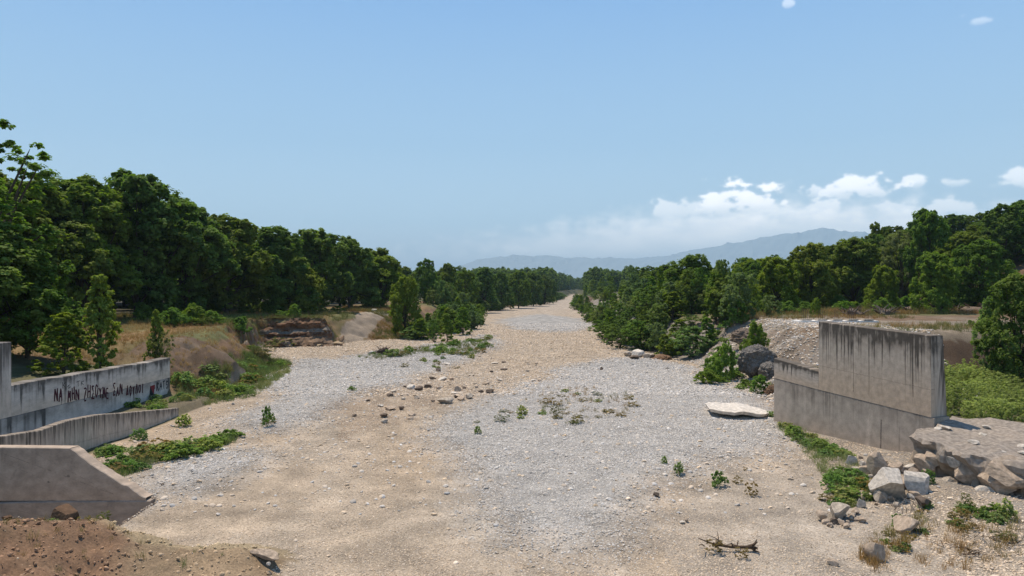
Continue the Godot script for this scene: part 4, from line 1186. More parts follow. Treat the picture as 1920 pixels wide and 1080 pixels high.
func rocks() -> void:
	var mats := {"w": M.white_rock, "t": M.tan_rock, "g": M.grey_rock, "b": M.brown_rock}
	# stones in the middle of the bed: x, z, width, height
	var bed := [[-5.20, -54.00, 0.76, 0.24, "w"], [-6.07, -54.31, 0.56, 0.24, "b"], [-4.49, -53.69, 0.36, 0.28, "t"], [-6.93, -49.22, 0.66, 0.29, "w"], [-6.28, -48.46, 0.61, 0.32, "b"], [-5.78, -49.74, 0.55, 0.26, "b"], [-7.41, -50.00, 0.41, 0.15, "b"], [-7.81, -47.49, 0.46, 0.14, "w"], [-5.04, -48.96, 0.33, 0.22, "t"], [-3.64, -48.21, 0.54, 0.39, "t"], [-3.80, -47.01, 0.52, 0.14, "w"], [-3.10, -44.58, 0.53, 0.26, "t"], [-2.67, -45.00, 0.50, 0.37, "g"], [-3.57, -45.43, 0.27, 0.20, "b"], [-3.98, -43.35, 1.03, 0.35, "g"], [-4.80, -43.75, 0.29, 0.13, "b"], [-2.04, -47.49, 0.42, 0.21, "b"], [-1.48, -47.49, 0.56, 0.28, "b"], [-1.86, -51.36, 0.57, 0.15, "t"], [-0.94, -53.09, 0.43, 0.16, "w"], [-5.93, -45.00, 0.43, 0.20, "g"], [-6.74, -44.58, 0.30, 0.17, "g"], [-7.78, -45.87, 0.44, 0.20, "b"], [-7.72, -42.19, 0.34, 0.16, "w"], [-6.94, -41.09, 0.64, 0.24, "t"], [-6.33, -40.91, 0.39, 0.24, "b"], [-6.86, -38.73, 0.46, 0.23, "b"], [-6.56, -37.06, 0.41, 0.22, "g"], [-5.43, -39.21, 0.44, 0.17, "t"], [-5.39, -38.10, 0.37, 0.11, "t"], [-0.67, -60.58, 0.72, 0.18, "b"], [-1.70, -58.70, 0.30, 0.17, "b"], [-3.19, -56.59, 0.59, 0.17, "g"], [-6.08, -59.43, 0.48, 0.22, "b"], [-1.51, -65.62, 0.73, 0.19, "w"], [-0.74, -66.55, 0.39, 0.20, "b"], [2.17, -65.17, 0.39, 0.29, "t"], [1.31, -59.06, 0.35, 0.17, "w"], [1.56, -52.50, 0.39, 0.19, "w"], [2.02, -52.50, 0.31, 0.19, "t"], [-5.75, -64.73, 0.77, 0.19, "w"], [-9.19, -47.73, 0.42, 0.14, "t"], [-8.83, -44.16, 0.33, 0.13, "b"], [-8.56, -39.05, 0.29, 0.12, "b"], [7.40, -59.43, 0.35, 0.31, "b"], [-13.33, -75.00, 0.67, 0.22, "w"], [-2.47, -49.74, 0.29, 0.18, "t"], [-3.28, -49.22, 0.26, 0.15, "b"]]
	var colour := {"w": "whitish", "t": "tan", "g": "grey", "b": "dark brown"}
	for i in bed.size():
		var e: Array = bed[i]
		var near: String = "nearest" if -e[1] < 42.0 else ("middle" if -e[1] < 50.0 else "farther")
		var side: String = "left" if e[0] < -6.5 else ("right" if e[0] > -3.2 else "centre")
		var big: String = "flat" if e[3] < e[2] * 0.4 else "rounded"
		rock("river_stone", "%s %s stone among the %s stones of the scatter in mid river, %s" % [big, colour[e[4]], near, side], "stone", "%s %s stones scattered in mid river, %s %s" % [big, colour[e[4]], near, side], e[0], e[1], e[2], e[3], mats[e[4]], i, 0.0, 0.9)
	# the boulder pile at the foot of the streaked wall
	var pile := [
		[13.25, -25.99, 0.65, 0.89, "t", "tall boulder standing on end against the streaked wall"], [13.98, -26.36, 0.55, 0.39, "t", "rounded tan boulder close to the wall right of the standing boulder"], [13.15, -27.82, 0.43, 0.33, "w", "white boulder peeking out of the weeds below the wall"], [12.80, -26.84, 0.22, 0.20, "w", "small white stone beside the weeds below the wall"], [12.91, -26.34, 0.43, 0.27, "t", "tan stone left of the standing boulder"],
		[12.31, -23.51, 1.22, 1.01, "w", "largest flat topped pale boulder of the pile below the wall"], [12.65, -23.86, 0.30, 0.32, "b", "brown stone lying on top of the largest pale boulder"], [13.43, -23.98, 0.92, 0.71, "w", "white angular boulder right of the largest pale boulder"], [13.49, -24.55, 0.62, 0.40, "t", "orange tan boulder behind the white angular boulder"], [11.93, -23.28, 0.48, 0.41, "g", "bluish grey stone propped under the largest pale boulder"],
		[9.94, -21.77, 0.68, 0.48, "g", "grey angular boulder at the gravel edge of the weeds"], [9.32, -21.58, 0.35, 0.32, "t", "tan split boulder, leftmost of the pile at the gravel edge"], [9.27, -21.28, 0.25, 0.14, "t", "low tan stone leaning on the leftmost split boulder"], [10.57, -22.18, 0.28, 0.21, "t", "small tan stone right of the grey angular boulder"], [11.09, -22.83, 0.27, 0.27, "w", "small pale stone between the weeds and the right weed clump"], [9.77, -21.00, 0.25, 0.16, "t", "small tan stone nearest the camera before the grey angular boulder"], [9.53, -21.33, 0.22, 0.16, "b", "small brown stone below the grey angular boulder"], [11.39, -25.75, 0.34, 0.19, "b", "brown stone on the sand left of the weed strip"], [11.55, -23.76, 0.46, 0.23, "t", "flat tan stone in the middle of the weeds"], [11.83, -23.70, 0.26, 0.18, "w", "small white stone at the left of the largest pale boulder"],
		[11.33, -20.63, 0.79, 0.40, "t", "long pale boulder among the grass in the near right corner"], [9.33, -18.53, 0.58, 0.49, "t", "triangular boulder with a bright facet in the near right corner"], [12.71, -22.29, 0.50, 0.36, "b", "brown rounded boulder under bare twigs near the slab"], [10.19, -21.62, 0.16, 0.11, "t", "pebble sized tan stone right of the grey angular boulder"], [12.09, -22.66, 0.24, 0.15, "g", "small grey stone below the largest pale boulder"], [10.52, -21.77, 0.18, 0.10, "t", "flat tan chip on the sand before the right weed clump"], [13.64, -29.42, 0.26, 0.17, "w", "little white stone high in the weed strip by the wall"]]
	for i in pile.size():
		var e: Array = pile[i]
		rock("boulder", e[5], "boulder", "", e[0], e[1], e[2], e[3], mats[e[4]], i + 3, 0.0 if i != 6 else 0.55, 0.85)
	rng.seed = 66
	var k := 0
	for q in spots(PackedVector2Array([Vector2(13.70, 28.90), Vector2(14.12, 27.63), Vector2(14.72, 26.85), Vector2(14.78, 25.75), Vector2(13.75, 23.80), Vector2(12.25, 22.66), Vector2(11.55, 22.94), Vector2(12.19, 24.74), Vector2(12.91, 27.23)]), 58):
		var wd := 0.10 + 0.36 * pow(rng.randf(), 1.6)
		rock("rubble_stone", "small broken stone among the boulders below the streaked wall", "stone", "small stones of the boulder pile", q.x, -q.y, wd, wd * rng.randf_range(0.5, 0.8), [M.white_rock, M.tan_rock, M.tan_rock, M.grey_rock][k % 4], k, 0.0, 0.9)
		k += 1
	for q in spots(PackedVector2Array([Vector2(9.34, 22.13), Vector2(10.74, 22.66), Vector2(10.65, 21.62), Vector2(9.80, 20.68), Vector2(9.06, 20.91)]), 14):
		var wd := rng.randf_range(0.08, 0.24)
		rock("rubble_stone", "small stone strewn around the grey angular boulder at the gravel edge", "stone", "small stones around the grey angular boulder", q.x, -q.y, wd, wd * 0.6, [M.tan_rock, M.tan_rock, M.grey_rock][k % 3], k, 0.0, 0.9)
		k += 1
	for q in spots(PackedVector2Array([Vector2(-13.74, 19.33), Vector2(-13.18, 19.77), Vector2(-11.73, 19.55), Vector2(-10.69, 19.12), Vector2(-10.10, 18.31), Vector2(-11.51, 18.50), Vector2(-13.02, 18.31)]), 30):
		var wd := rng.randf_range(0.10, 0.38)
		rock("earth_clod", "clod of earth along the crest of the near left earth heap", "clod", "clods on the near left earth heap", q.x, -q.y, wd, wd * 0.6, [M.clay, M.earth][k % 2], k, 0.0, 0.9)
		k += 1
	rock("earth_clod", "large rounded earth clod standing highest on the near left heap", "clod", "", -11.6, -18.7, 0.62, 0.5, M.earth, 5, 0.0, 0.8)
	# stones elsewhere
	var other := [[12.67, -71.59, 1.27, 0.85, "w", "white boulder on the gravel at the near tip of the right thicket"], [11.74, -72.69, 0.97, 0.54, "g", "grey stone left of the white boulder at the thicket"], [13.48, -70.52, 1.15, 0.47, "g", "flat grey stone right of the white boulder at the thicket"], [11.67, -68.48, 1.01, 0.41, "b", "brown stone in front of the white boulder at the thicket"], [-13.38, -98.18, 0.73, 0.51, "w", "white stone at the foot of the left bank below the lone tree"], [-21.40, -111.95, 0.83, 0.41, "w", "pale stone block beside the track on the left terrace"], [-16.62, -42.90, 0.19, 0.16, "w", "small white stone below the brown earth heap"], [-14.55, -74.41, 0.77, 0.28, "w", "flat whitish stone at the far end of the grey gravel bar"], [5.02, -21.19, 0.19, 0.08, "w", "flat white stone on the near gravel left of the driftwood"], [5.18, -21.33, 0.13, 0.13, "t", "small tan stone beside the flat white one left of the driftwood"], [4.78, -23.80, 0.25, 0.14, "b", "brown clod alone on the grey gravel"], [-12.47, -23.22, 0.17, 0.07, "b", "dark clod on the gravel right of the wing wall tip"], [-12.10, -24.93, 0.11, 0.07, "b", "left one of three dark clods near the wing wall"], [-12.57, -24.42, 0.13, 0.07, "b", "middle one of three dark clods near the wing wall"], [8.08, -18.17, 0.30, 0.12, "t", "low pale stone half sunk in the sand at the bottom right"]]
	for i in other.size():
		var e: Array = other[i]
		rock("stone", e[5], "stone", "", e[0], e[1], e[2], e[3], mats[e[4]], i + 5, 0.0, 0.8)

func weeds() -> void:
	var clump := func(label: String, group: String, area: PackedVector2Array, n: int, lo: float, hi: float, list: Array) -> void:
		for q in spots(area, n):
			var s := rng.randf_range(lo, hi)
			grow("weed_clump", label, "plant", group, list[rng.randi() % list.size()], on_ground(q.x, -q.y), s * rng.randf_range(0.24, 0.46), s, rng.randf() * TAU)
	var green := ["weed_0", "weed_1", "weed_2"]
	rng.seed = 71
	clump.call("broad leaved green weed in the patch right of the wing wall", "weeds in the patch right of the wing wall", PackedVector2Array([Vector2(-15.21, 26.85), Vector2(-15.56, 29.17), Vector2(-14.90, 30.48), Vector2(-14.00, 31.50), Vector2(-13.53, 33.51), Vector2(-13.03, 34.49), Vector2(-12.21, 31.71), Vector2(-12.91, 29.53), Vector2(-14.00, 28.64), Vector2(-13.69, 26.47), Vector2(-14.21, 25.75)]), 32, 0.6, 1.6, green + ["dry_weed"])
	clump.call("low green weed above the wing wall tip", "weeds above the wing wall tip", PackedVector2Array([Vector2(-17.56, 29.81), Vector2(-17.27, 31.50), Vector2(-16.53, 30.78), Vector2(-16.65, 28.81)]), 9, 0.5, 0.9, green)
	clump.call("green weed in the strip along the foot of the streaked wall", "weeds along the foot of the streaked wall", PackedVector2Array([Vector2(13.31, 36.07), Vector2(14.00, 35.00), Vector2(14.00, 31.50), Vector2(13.83, 29.17), Vector2(12.94, 27.63), Vector2(12.52, 28.64), Vector2(12.73, 31.82), Vector2(12.82, 34.49)]), 24, 0.45, 1.15, green)
	clump.call("green weed among the boulders below the streaked wall", "weeds among the boulders below the streaked wall", PackedVector2Array([Vector2(12.20, 27.63), Vector2(13.02, 27.63), Vector2(12.86, 26.10), Vector2(12.14, 24.11), Vector2(11.25, 22.94), Vector2(10.32, 22.66), Vector2(10.36, 23.51), Vector2(11.38, 25.40)]), 22, 0.5, 1.1, green + ["dry_weed"])
	clump.call("green weed in the strip below the earth heap at the graffiti wall", "weeds below the earth heap", PackedVector2Array([Vector2(-21.79, 46.32), Vector2(-20.85, 50.27), Vector2(-18.05, 49.74), Vector2(-16.74, 45.65), Vector2(-18.15, 43.75), Vector2(-19.19, 41.45)]), 24, 0.9, 1.9, green)
	clump.call("green weed on the shelf before the graffiti wall", "weeds on the shelf before the graffiti wall", PackedVector2Array([Vector2(-21.41, 39.33), Vector2(-21.21, 41.49), Vector2(-20.10, 42.27), Vector2(-18.79, 40.26), Vector2(-18.74, 38.33), Vector2(-20.10, 37.69)]), 20, 0.5, 0.95, ["weed_0", "weed_1", "weed_2"])
	clump.call("small green weed on the left grey gravel bar", "weeds on the left gravel bar", PackedVector2Array([Vector2(-12.82, 36.07), Vector2(-12.61, 42.57), Vector2(-11.37, 47.97), Vector2(-9.21, 62.17), Vector2(-4.12, 92.65), Vector2(-2.29, 88.32), Vector2(-4.61, 62.17), Vector2(-8.64, 58.33), Vector2(-10.24, 44.58), Vector2(-11.22, 36.07)]), 24, 0.4, 1.0, ["weed_1", "weed_2", "dry_weed"])
	clump.call("green weed in the thin line on the far left gravel bar", "weeds in a line on the far gravel bar", PackedVector2Array([Vector2(-15.57, 70.52), Vector2(-14.22, 73.83), Vector2(-10.17, 80.77), Vector2(-5.49, 92.65), Vector2(-2.86, 96.43), Vector2(-2.69, 80.77), Vector2(-4.18, 70.52), Vector2(-5.38, 72.69), Vector2(-8.89, 75.00), Vector2(-12.17, 68.48)]), 32, 0.8, 1.9, ["weed_0", "weed_1", "dry_weed", "weed_2"])
	clump.call("tuft of thin weed scattered on the central grey gravel bar", "weeds on the central gravel bar", PackedVector2Array([Vector2(-1.87, 36.07), Vector2(-0.91, 40.73), Vector2(1.69, 45.65), Vector2(2.84, 47.97), Vector2(7.26, 44.58), Vector2(6.94, 39.05), Vector2(4.27, 36.07), Vector2(1.07, 36.07), Vector2(-1.29, 34.74)]), 30, 0.4, 0.9, ["dry_weed", "grey_shrub", "dry_weed", "weed_1"])
	clump.call("green weed at the foot of the left cut bank", "weeds at the foot of the left cut bank", PackedVector2Array([Vector2(-23.49, 62.17), Vector2(-21.20, 66.55), Vector2(-19.11, 62.17), Vector2(-18.51, 54.31), Vector2(-18.44, 50.81), Vector2(-20.76, 54.94)]), 16, 0.9, 1.9, ["weed_0", "shrub_1", "dry_weed"])
	clump.call("weed growing between stones in the near right corner", "weeds in the near right corner", PackedVector2Array([Vector2(10.96, 21.14), Vector2(12.61, 22.39), Vector2(13.77, 22.13), Vector2(14.56, 21.14), Vector2(12.81, 18.10), Vector2(12.46, 20.02), Vector2(10.60, 18.82), Vector2(9.19, 17.60)]), 24, 0.35, 0.75, ["weed_1", "dry_weed", "grey_shrub", "dry_weed", "weed_2"])
	clump.call("green weed in the shade before the broken slab", "weeds before the broken slab", PackedVector2Array([Vector2(12.77, 22.39), Vector2(13.87, 22.29), Vector2(14.96, 21.14), Vector2(14.31, 20.24), Vector2(13.32, 20.91), Vector2(12.41, 21.62)]), 8, 0.4, 0.8, green)
	clump.call("low green plant on the gravel foot of the right bank", "plants on the gravel foot of the right bank", PackedVector2Array([Vector2(17.25, 68.48), Vector2(20.46, 72.69), Vector2(22.99, 70.52), Vector2(16.54, 51.92), Vector2(17.97, 50.53), Vector2(15.75, 47.25), Vector2(14.55, 53.09)]), 36, 0.9, 1.8, ["weed_0", "weed_2", "shrub_1"])
	clump.call("small weed on the crown of the near left earth heap", "weeds on the near left earth heap", PackedVector2Array([Vector2(-13.32, 18.72), Vector2(-12.77, 19.15), Vector2(-11.37, 18.72), Vector2(-10.59, 18.82), Vector2(-10.50, 18.41), Vector2(-12.61, 18.12)]), 12, 0.2, 0.5, ["weed_1", "dry_weed", "weed_2"])
	var one := [[-17.08, -33.04, 0.83, 0.49, "weed_0", "round green weed clump on the sand right of the low retaining wall"], [-16.53, -36.35, 0.97, 0.54, "weed_1", "green weed clump on the sand above the grey gravel bar"], [-12.20, -35.80, 0.69, 0.90, "weed_2", "upright green weed pair at the left end of the gravel bar"], [5.92, -27.96, 0.27, 0.29, "weed_0", "smallest green weed on the near grey gravel"], [6.17, -26.54, 0.47, 0.39, "weed_1", "round green weed on the near grey gravel"], [7.22, -25.27, 0.67, 0.52, "weed_2", "largest green weed on the near gravel before the streaked wall"], [8.03, -25.68, 0.38, 0.27, "dry_weed", "small brownish weed right of the largest near gravel weed"], [8.04, -24.11, 0.46, 0.46, "dry_weed", "half withered weed on the sand, rightmost on the near gravel"], [8.96, -27.63, 0.20, 0.16, "dry_weed", "tiny weed behind the half withered one"], [13.66, -38.10, 0.68, 0.28, "weed_0", "low green weed at the right end of the white slab"], [-10.90, -19.12, 0.42, 0.37, "grey_shrub", "grey green spray of leaves before the wing wall foot"], [-1.62, -33.75, 0.40, 0.35, "weed_0", "green tuft alone on the left edge of the central gravel bar"], [2.31, -38.10, 0.56, 0.68, "grey_shrub", "thin upright weed in the middle of the central gravel bar"], [14.29, -24.68, 0.48, 0.44, "weed_0", "bright green weed under the left corner of the broken slab"], [14.40, -20.91, 0.62, 0.53, "weed_1", "leafy green weed in the sun at the right edge before the slab"], [13.84, -21.88, 0.32, 0.52, "grey_shrub", "tall thin weed in the shade before the broken slab"]]
	for i in one.size():
		var e: Array = one[i]
		grow("weed_clump", e[5], "plant", "", e[4], on_ground(e[0], e[1]), e[3], e[2] * 1.1, i * 1.9)

func wreckage() -> void:
	# the pale slab on the gravel, tilted over a hollow
	var w := thing("fallen_slab", "pale cracked concrete slab lying tilted on the gravel left of the streaked wall", "slab", on_ground(11.95, -38.9) + Vector3(0, 0.20, 0), 0.1)
	var g := Geo.new()
	var rim := [Vector2(-1.55, 0.35), Vector2(-1.1, 0.8), Vector2(-0.45, 1.1), Vector2(0.2, 1.0), Vector2(1.0, 1.05), Vector2(1.5, 0.7), Vector2(1.62, 0.1), Vector2(1.3, -0.7), Vector2(0.5, -1.1), Vector2(-0.3, -1.25), Vector2(-1.1, -0.8)]
	var ridge := func(q: Vector2) -> float: return 0.14 - 0.10 * q.x * 0.5 + 0.09 * exp(-pow((q.x - 0.4 + q.y * 0.5) / 0.35, 2)) + 0.05 * fine.get_noise_2d(q.x * 14.0, q.y * 14.0)
	var ring := []
	for i in rim.size():
		for k in 4: ring.append((rim[i] as Vector2).lerp(rim[(i + 1) % rim.size()], k / 4.0) * (1.0 + 0.06 * fine.get_noise_2d(i * 40.0 + k * 9.0, 3.0)))
	for i in ring.size():
		var a: Vector2 = ring[i]
		var b: Vector2 = ring[(i + 1) % ring.size()]
		for r in 5:
			var a0 := a * (r / 5.0)
			var a1 := a * ((r + 1) / 5.0)
			var b0 := b * (r / 5.0)
			var b1 := b * ((r + 1) / 5.0)
			g.quad(Vector3(a0.x, ridge.call(a0), a0.y), Vector3(b0.x, ridge.call(b0), b0.y), Vector3(b1.x, ridge.call(b1), b1.y), Vector3(a1.x, ridge.call(a1), a1.y))
		g.quad(Vector3(a.x, ridge.call(a), a.y), Vector3(b.x, ridge.call(b), b.y), Vector3(b.x * 0.94, ridge.call(b) - 0.17, b.y * 0.94), Vector3(a.x * 0.94, ridge.call(a) - 0.17, a.y * 0.94))
		g.tri(Vector3(a.x * 0.94, ridge.call(a) - 0.17, a.y * 0.94), Vector3(b.x * 0.94, ridge.call(b) - 0.17, b.y * 0.94), Vector3(0, -0.05, 0))
	part("plate", g.mesh(), M.pale_slab, w).scale.z = 1.6
	var st := part("prop_stone", stones[2], M.tan_rock, w)
	st.position = Vector3(-0.5, -0.28, 0.1)
	st.scale = Vector3(0.8, 0.34, 0.7)

	# the broken plate in the near left corner
	w = thing("concrete_fragment", "broken flat concrete fragment at the foot of the near left earth heap", "slab", on_ground(-6.05, -17.75) + Vector3(0, 0.05, 0), -0.5)
	var o := part("plate", stones[1], M.tan_rock, w)
	o.scale = Vector3(1.05, 0.16, 0.36)
	o = part("chip", stones[3], M.white_rock, w)
	o.position = Vector3(0.45, -0.02, 0.35)
	o.scale = Vector3(0.12, 0.1, 0.12)

	# driftwood on the near gravel
	w = thing("driftwood", "dead driftwood branch with root end and dry leaves on the near gravel", "branch", on_ground(5.75, -19.0))
	g = Geo.new()
	g.tube([Vector3(0.62, 0.12, -0.02), Vector3(0.45, 0.11, 0.0), Vector3(0.0, 0.13, 0.03), Vector3(-0.4, 0.16, -0.08), Vector3(-0.75, 0.24, -0.3)], [0.075, 0.045, 0.036, 0.03, 0.012], 7)
	part("stem", g.mesh(), M.dead, w)
	g = Geo.new()
	for k in 6:
		var a := k * 1.05
		g.tube([Vector3(0.58, 0.12, -0.01), Vector3(0.66 + 0.03 * cos(a * 3.0), 0.12 + 0.09 * sin(a), 0.1 * cos(a)), Vector3(0.66 + 0.05 * (k % 3), maxf(0.01, 0.12 + 0.2 * sin(a)), 0.21 * cos(a))], [0.05, 0.03, 0.006], 5)
	part("root", g.mesh(), M.dead, w)
	rng.seed = 81
	for k in 11:
		g = Geo.new()
		var b := Vector3(rng.randf_range(-0.7, 0.3), 0.14, rng.randf_range(-0.1, 0.1))
		var e := b + Vector3(rng.randf_range(-0.45, 0.3), rng.randf_range(-0.1, 0.34), rng.randf_range(-0.4, 0.55))
		e.y = maxf(e.y, 0.02)
		g.tube([b, b.lerp(e, 0.5) + Vector3(0, 0.06, 0.03), e], [0.018, 0.012, 0.004], 5)
		part("twig", g.mesh(), M.dead, w)
	var lf := part("dry_leaves", K["dry_weed"].crown, M.leaf, w)
	lf.position = Vector3(-0.42, 0.02, 0.15)
	lf.scale = Vector3(0.75, 0.6, 0.6)
	lf = part("dry_leaves", K["dry_weed"].crown, M.leaf, w)
	lf.position = Vector3(0.18, 0.0, 0.5)
	lf.scale = Vector3(0.6, 0.5, 0.5)

	# the dark root wad on the far gravel bar
	w = thing("root_wad", "dark tangled root wad stranded on the far left gravel bar", "driftwood", on_ground(-13.2, -73.5))
	rng.seed = 82
	o = part("root_ball", stones[4], plain_mat(Color(0.05, 0.035, 0.028)), w)
	o.scale = Vector3(1.2, 0.85, 0.9)
	for k in 26:
		g = Geo.new()
		var a := rng.randf() * TAU
		var e := Vector3(cos(a) * rng.randf_range(0.5, 1.1), rng.randf_range(0.1, 1.0), sin(a) * rng.randf_range(0.4, 0.8))
		g.tube([Vector3(0, 0.3, 0), e * 0.6 + Vector3(0, 0.1, 0), e], [0.06, 0.035, 0.008], 4)
		part("root", g.mesh(), M.dead, w)

	# collapsed blocks of cemented gravel on the right bank
	var lumps := [["gravel_block", "grey block of cemented gravel fallen from the right bank, dark underneath", 18.4, -54.0, 3.0, 2.7, 0.2, M.gravel_bank], ["gravel_block", "lower grey shoulder of the fallen gravel block nearest the wall", 18.6, -52.0, 2.4, 1.7, 0.0, M.gravel_bank], ["earth_block", "brown earth block slumped from the right bank behind the fallen gravel block", 20.4, -62.0, 3.4, 1.7, 0.2, M.brown_rock], ["earth_block", "reddish earth lump at the far end of the streaked wall", 16.9, -46.2, 1.5, 0.8, 0.0, M.earth], ["earth_block", "flat reddish earth lump between the thicket and the fallen gravel block", 14.5, -70.0, 3.2, 0.7, 0.0, M.earth]]
	for i in lumps.size():
		var e: Array = lumps[i]
		var m := stone(400 + i, 5, 4, 0.6, 0.16)
		o = part(e[0], m, e[7], self)
		o.position = on_ground(e[2], e[3]) + Vector3(0, e[6] - 0.2, 0)
		o.rotation.y = i * 1.1
		o.scale = Vector3(e[4], e[5], e[4] * 0.7)
		tag(o, e[1], "earth", "")
	# lumps slumped from the left cut bank
	rng.seed = 97
	for i in 16:
		o = part("earth_lump", stones[(i * 5) % 12], [M.earth, M.brown_rock, M.clay][i % 3], self)
		o.position = on_ground(-28.5 + 0.52 * i, -84.0 - rng.randf_range(-0.6, 1.6) - smoothstep(6.0, 12.0, i) * 1.2) - Vector3(0, 0.15, 0)
		o.rotation.y = rng.randf() * TAU
		var wd := rng.randf_range(0.7, 2.2)
		o.scale = Vector3(wd, wd * rng.randf_range(0.3, 0.55), wd * 0.7)
		tag(o, "lump of brown earth slumped at the foot of the left cut bank", "earth", "earth lumps at the foot of the left cut bank")
	# brush heaps at the back of the right field
	var heaps := [[36.50, -77.00, 5.00, 2.28, "dark brush heap at the near left of the right field"], [47.52, -86.00, 5.22, 2.80, "long dark brush heap in the middle of the right field edge"], [51.09, -86.00, 5.22, 2.93, "brush heap right of the middle of the right field edge"], [53.51, -84.00, 5.63, 3.73, "pale dead brush heap at the right end of the field"], [41.48, -80.00, 4.81, 1.54, "small dark brush heap between the larger ones"]]
	for i in heaps.size():
		var e: Array = heaps[i]
		w = thing("brush_heap", e[4], "brush", on_ground(e[0], e[1]), i * 0.7)
		rng.seed = 90 + i
		for k in 34:
			g = Geo.new()
			var a := rng.randf() * TAU
			var b := Vector3(rng.randf_range(-0.5, 0.5) * e[3], 0.1, rng.randf_range(-0.6, 0.6))
			var tip := b + Vector3(cos(a) * 1.1, rng.randf_range(0.2, 1.2), sin(a) * 0.7)
			g.tube([b, b.lerp(tip, 0.5) + Vector3(0, 0.15, 0), tip], [0.06, 0.045, 0.015], 4)
			part("branch", g.mesh(), M.dead if k % 3 else M.twig, w)
		o = part("earth_clump", stones[i], M.brown_rock, w)
		o.scale = Vector3(e[3] * 0.9, 0.85, 1.6)

	# foundation with starter bars behind the streaked wall
	w = thing("foundation", "white concrete footing strip with upright reinforcing bars on the right terrace", "foundation", Vector3(0, 0, 0))
	g = Geo.new()
	g.box(Vector3(28.3, 3.98, -63.2), Vector3(7.0, 0.16, 1.5))
	part("blinding_slab", g.mesh(), M.white_concrete, w)
	for i in 5:
		var at := Vector3(25.75 + i * 1.3, 4.1, -63.2 + 0.1 * i)
		g = Geo.new()
		g.box(at + Vector3(0, 0.04, 0), Vector3(0.85, 0.12, 0.8))
		var pad := part("pad", g.mesh(), M.grey_rock, w)
		for k in 8:
			g = Geo.new()
			var b := at + Vector3(-0.24 + 0.16 * (k % 4), 0, -0.22 + 0.44 * (k / 4))
			g.tube([b, b + Vector3(0.01, 0.45, 0), b + Vector3(0.0, 0.86 + 0.05 * (k % 3), 0.01)], [0.012, 0.012, 0.012], 4)
			part("bar", g.mesh(), M.steel, pad)

	# the house whose roof shows between the trees
	w = thing("house", "house with a low red tiled roof half hidden by trees on the right", "house", Vector3(80.5, ground(80.5, -225.0) - 1.9, -225.0), 0.5)
	g = Geo.new()
	g.box(Vector3(0, 3.5, 0), Vector3(9, 7.4, 7))
	part("wall", g.mesh(), M.render, w)
	g = Geo.new()
	for s in [-1.0, 1.0]:
		g.quad(Vector3(-5.2, 6.9, s * 4.2), Vector3(5.2, 6.9, s * 4.2), Vector3(5.2, 9.1, 0), Vector3(-5.2, 9.1, 0))
		g.quad(Vector3(-5.2, 7.08, s * 4.2), Vector3(5.2, 7.08, s * 4.2), Vector3(5.2, 9.28, 0), Vector3(-5.2, 9.28, 0))
		g.quad(Vector3(-5.2, 6.9, s * 4.2), Vector3(5.2, 6.9, s * 4.2), Vector3(5.2, 7.08, s * 4.2), Vector3(-5.2, 7.08, s * 4.2))
		g.tri(Vector3(s * 4.49, 7.2, -3.5), Vector3(s * 4.49, 7.2, 3.5), Vector3(s * 4.49, 9.0, 0))
	part("roof", g.mesh(), M.roof, w)

	# twigs in the near right corner
	rng.seed = 95
	var tw := [[12.13, -22.13, 0.16, 0.16, "pale bare twigs sticking up beside the brown rounded boulder"], [11.71, -18.82, 0.14, 0.14, "brown dead branches lying on the pebbles in the near right corner"], [13.09, -19.21, 0.14, 0.14, "dead branches on the pebbles at the right edge"]]
	for i in tw.size():
		var e: Array = tw[i]
		w = thing("dead_twigs", e[4], "branch", on_ground(e[0], e[1]))
		for k in 16:
			g = Geo.new()
			var b := Vector3(rng.randf_range(-0.7, 0.7), 0.03, rng.randf_range(-0.4, 0.4))
			var tip := b + Vector3(rng.randf_range(-0.6, 0.6), rng.randf_range(0.02, 0.5 if i == 0 else 0.14), rng.randf_range(-0.4, 0.4))
			g.tube([b, b.lerp(tip, 0.5) + Vector3(0.02, 0.05, 0), tip], [0.012, 0.010, 0.004], 4)
			part("twig", g.mesh(), M.twig if i == 0 or k % 3 == 0 else M.dead, w)

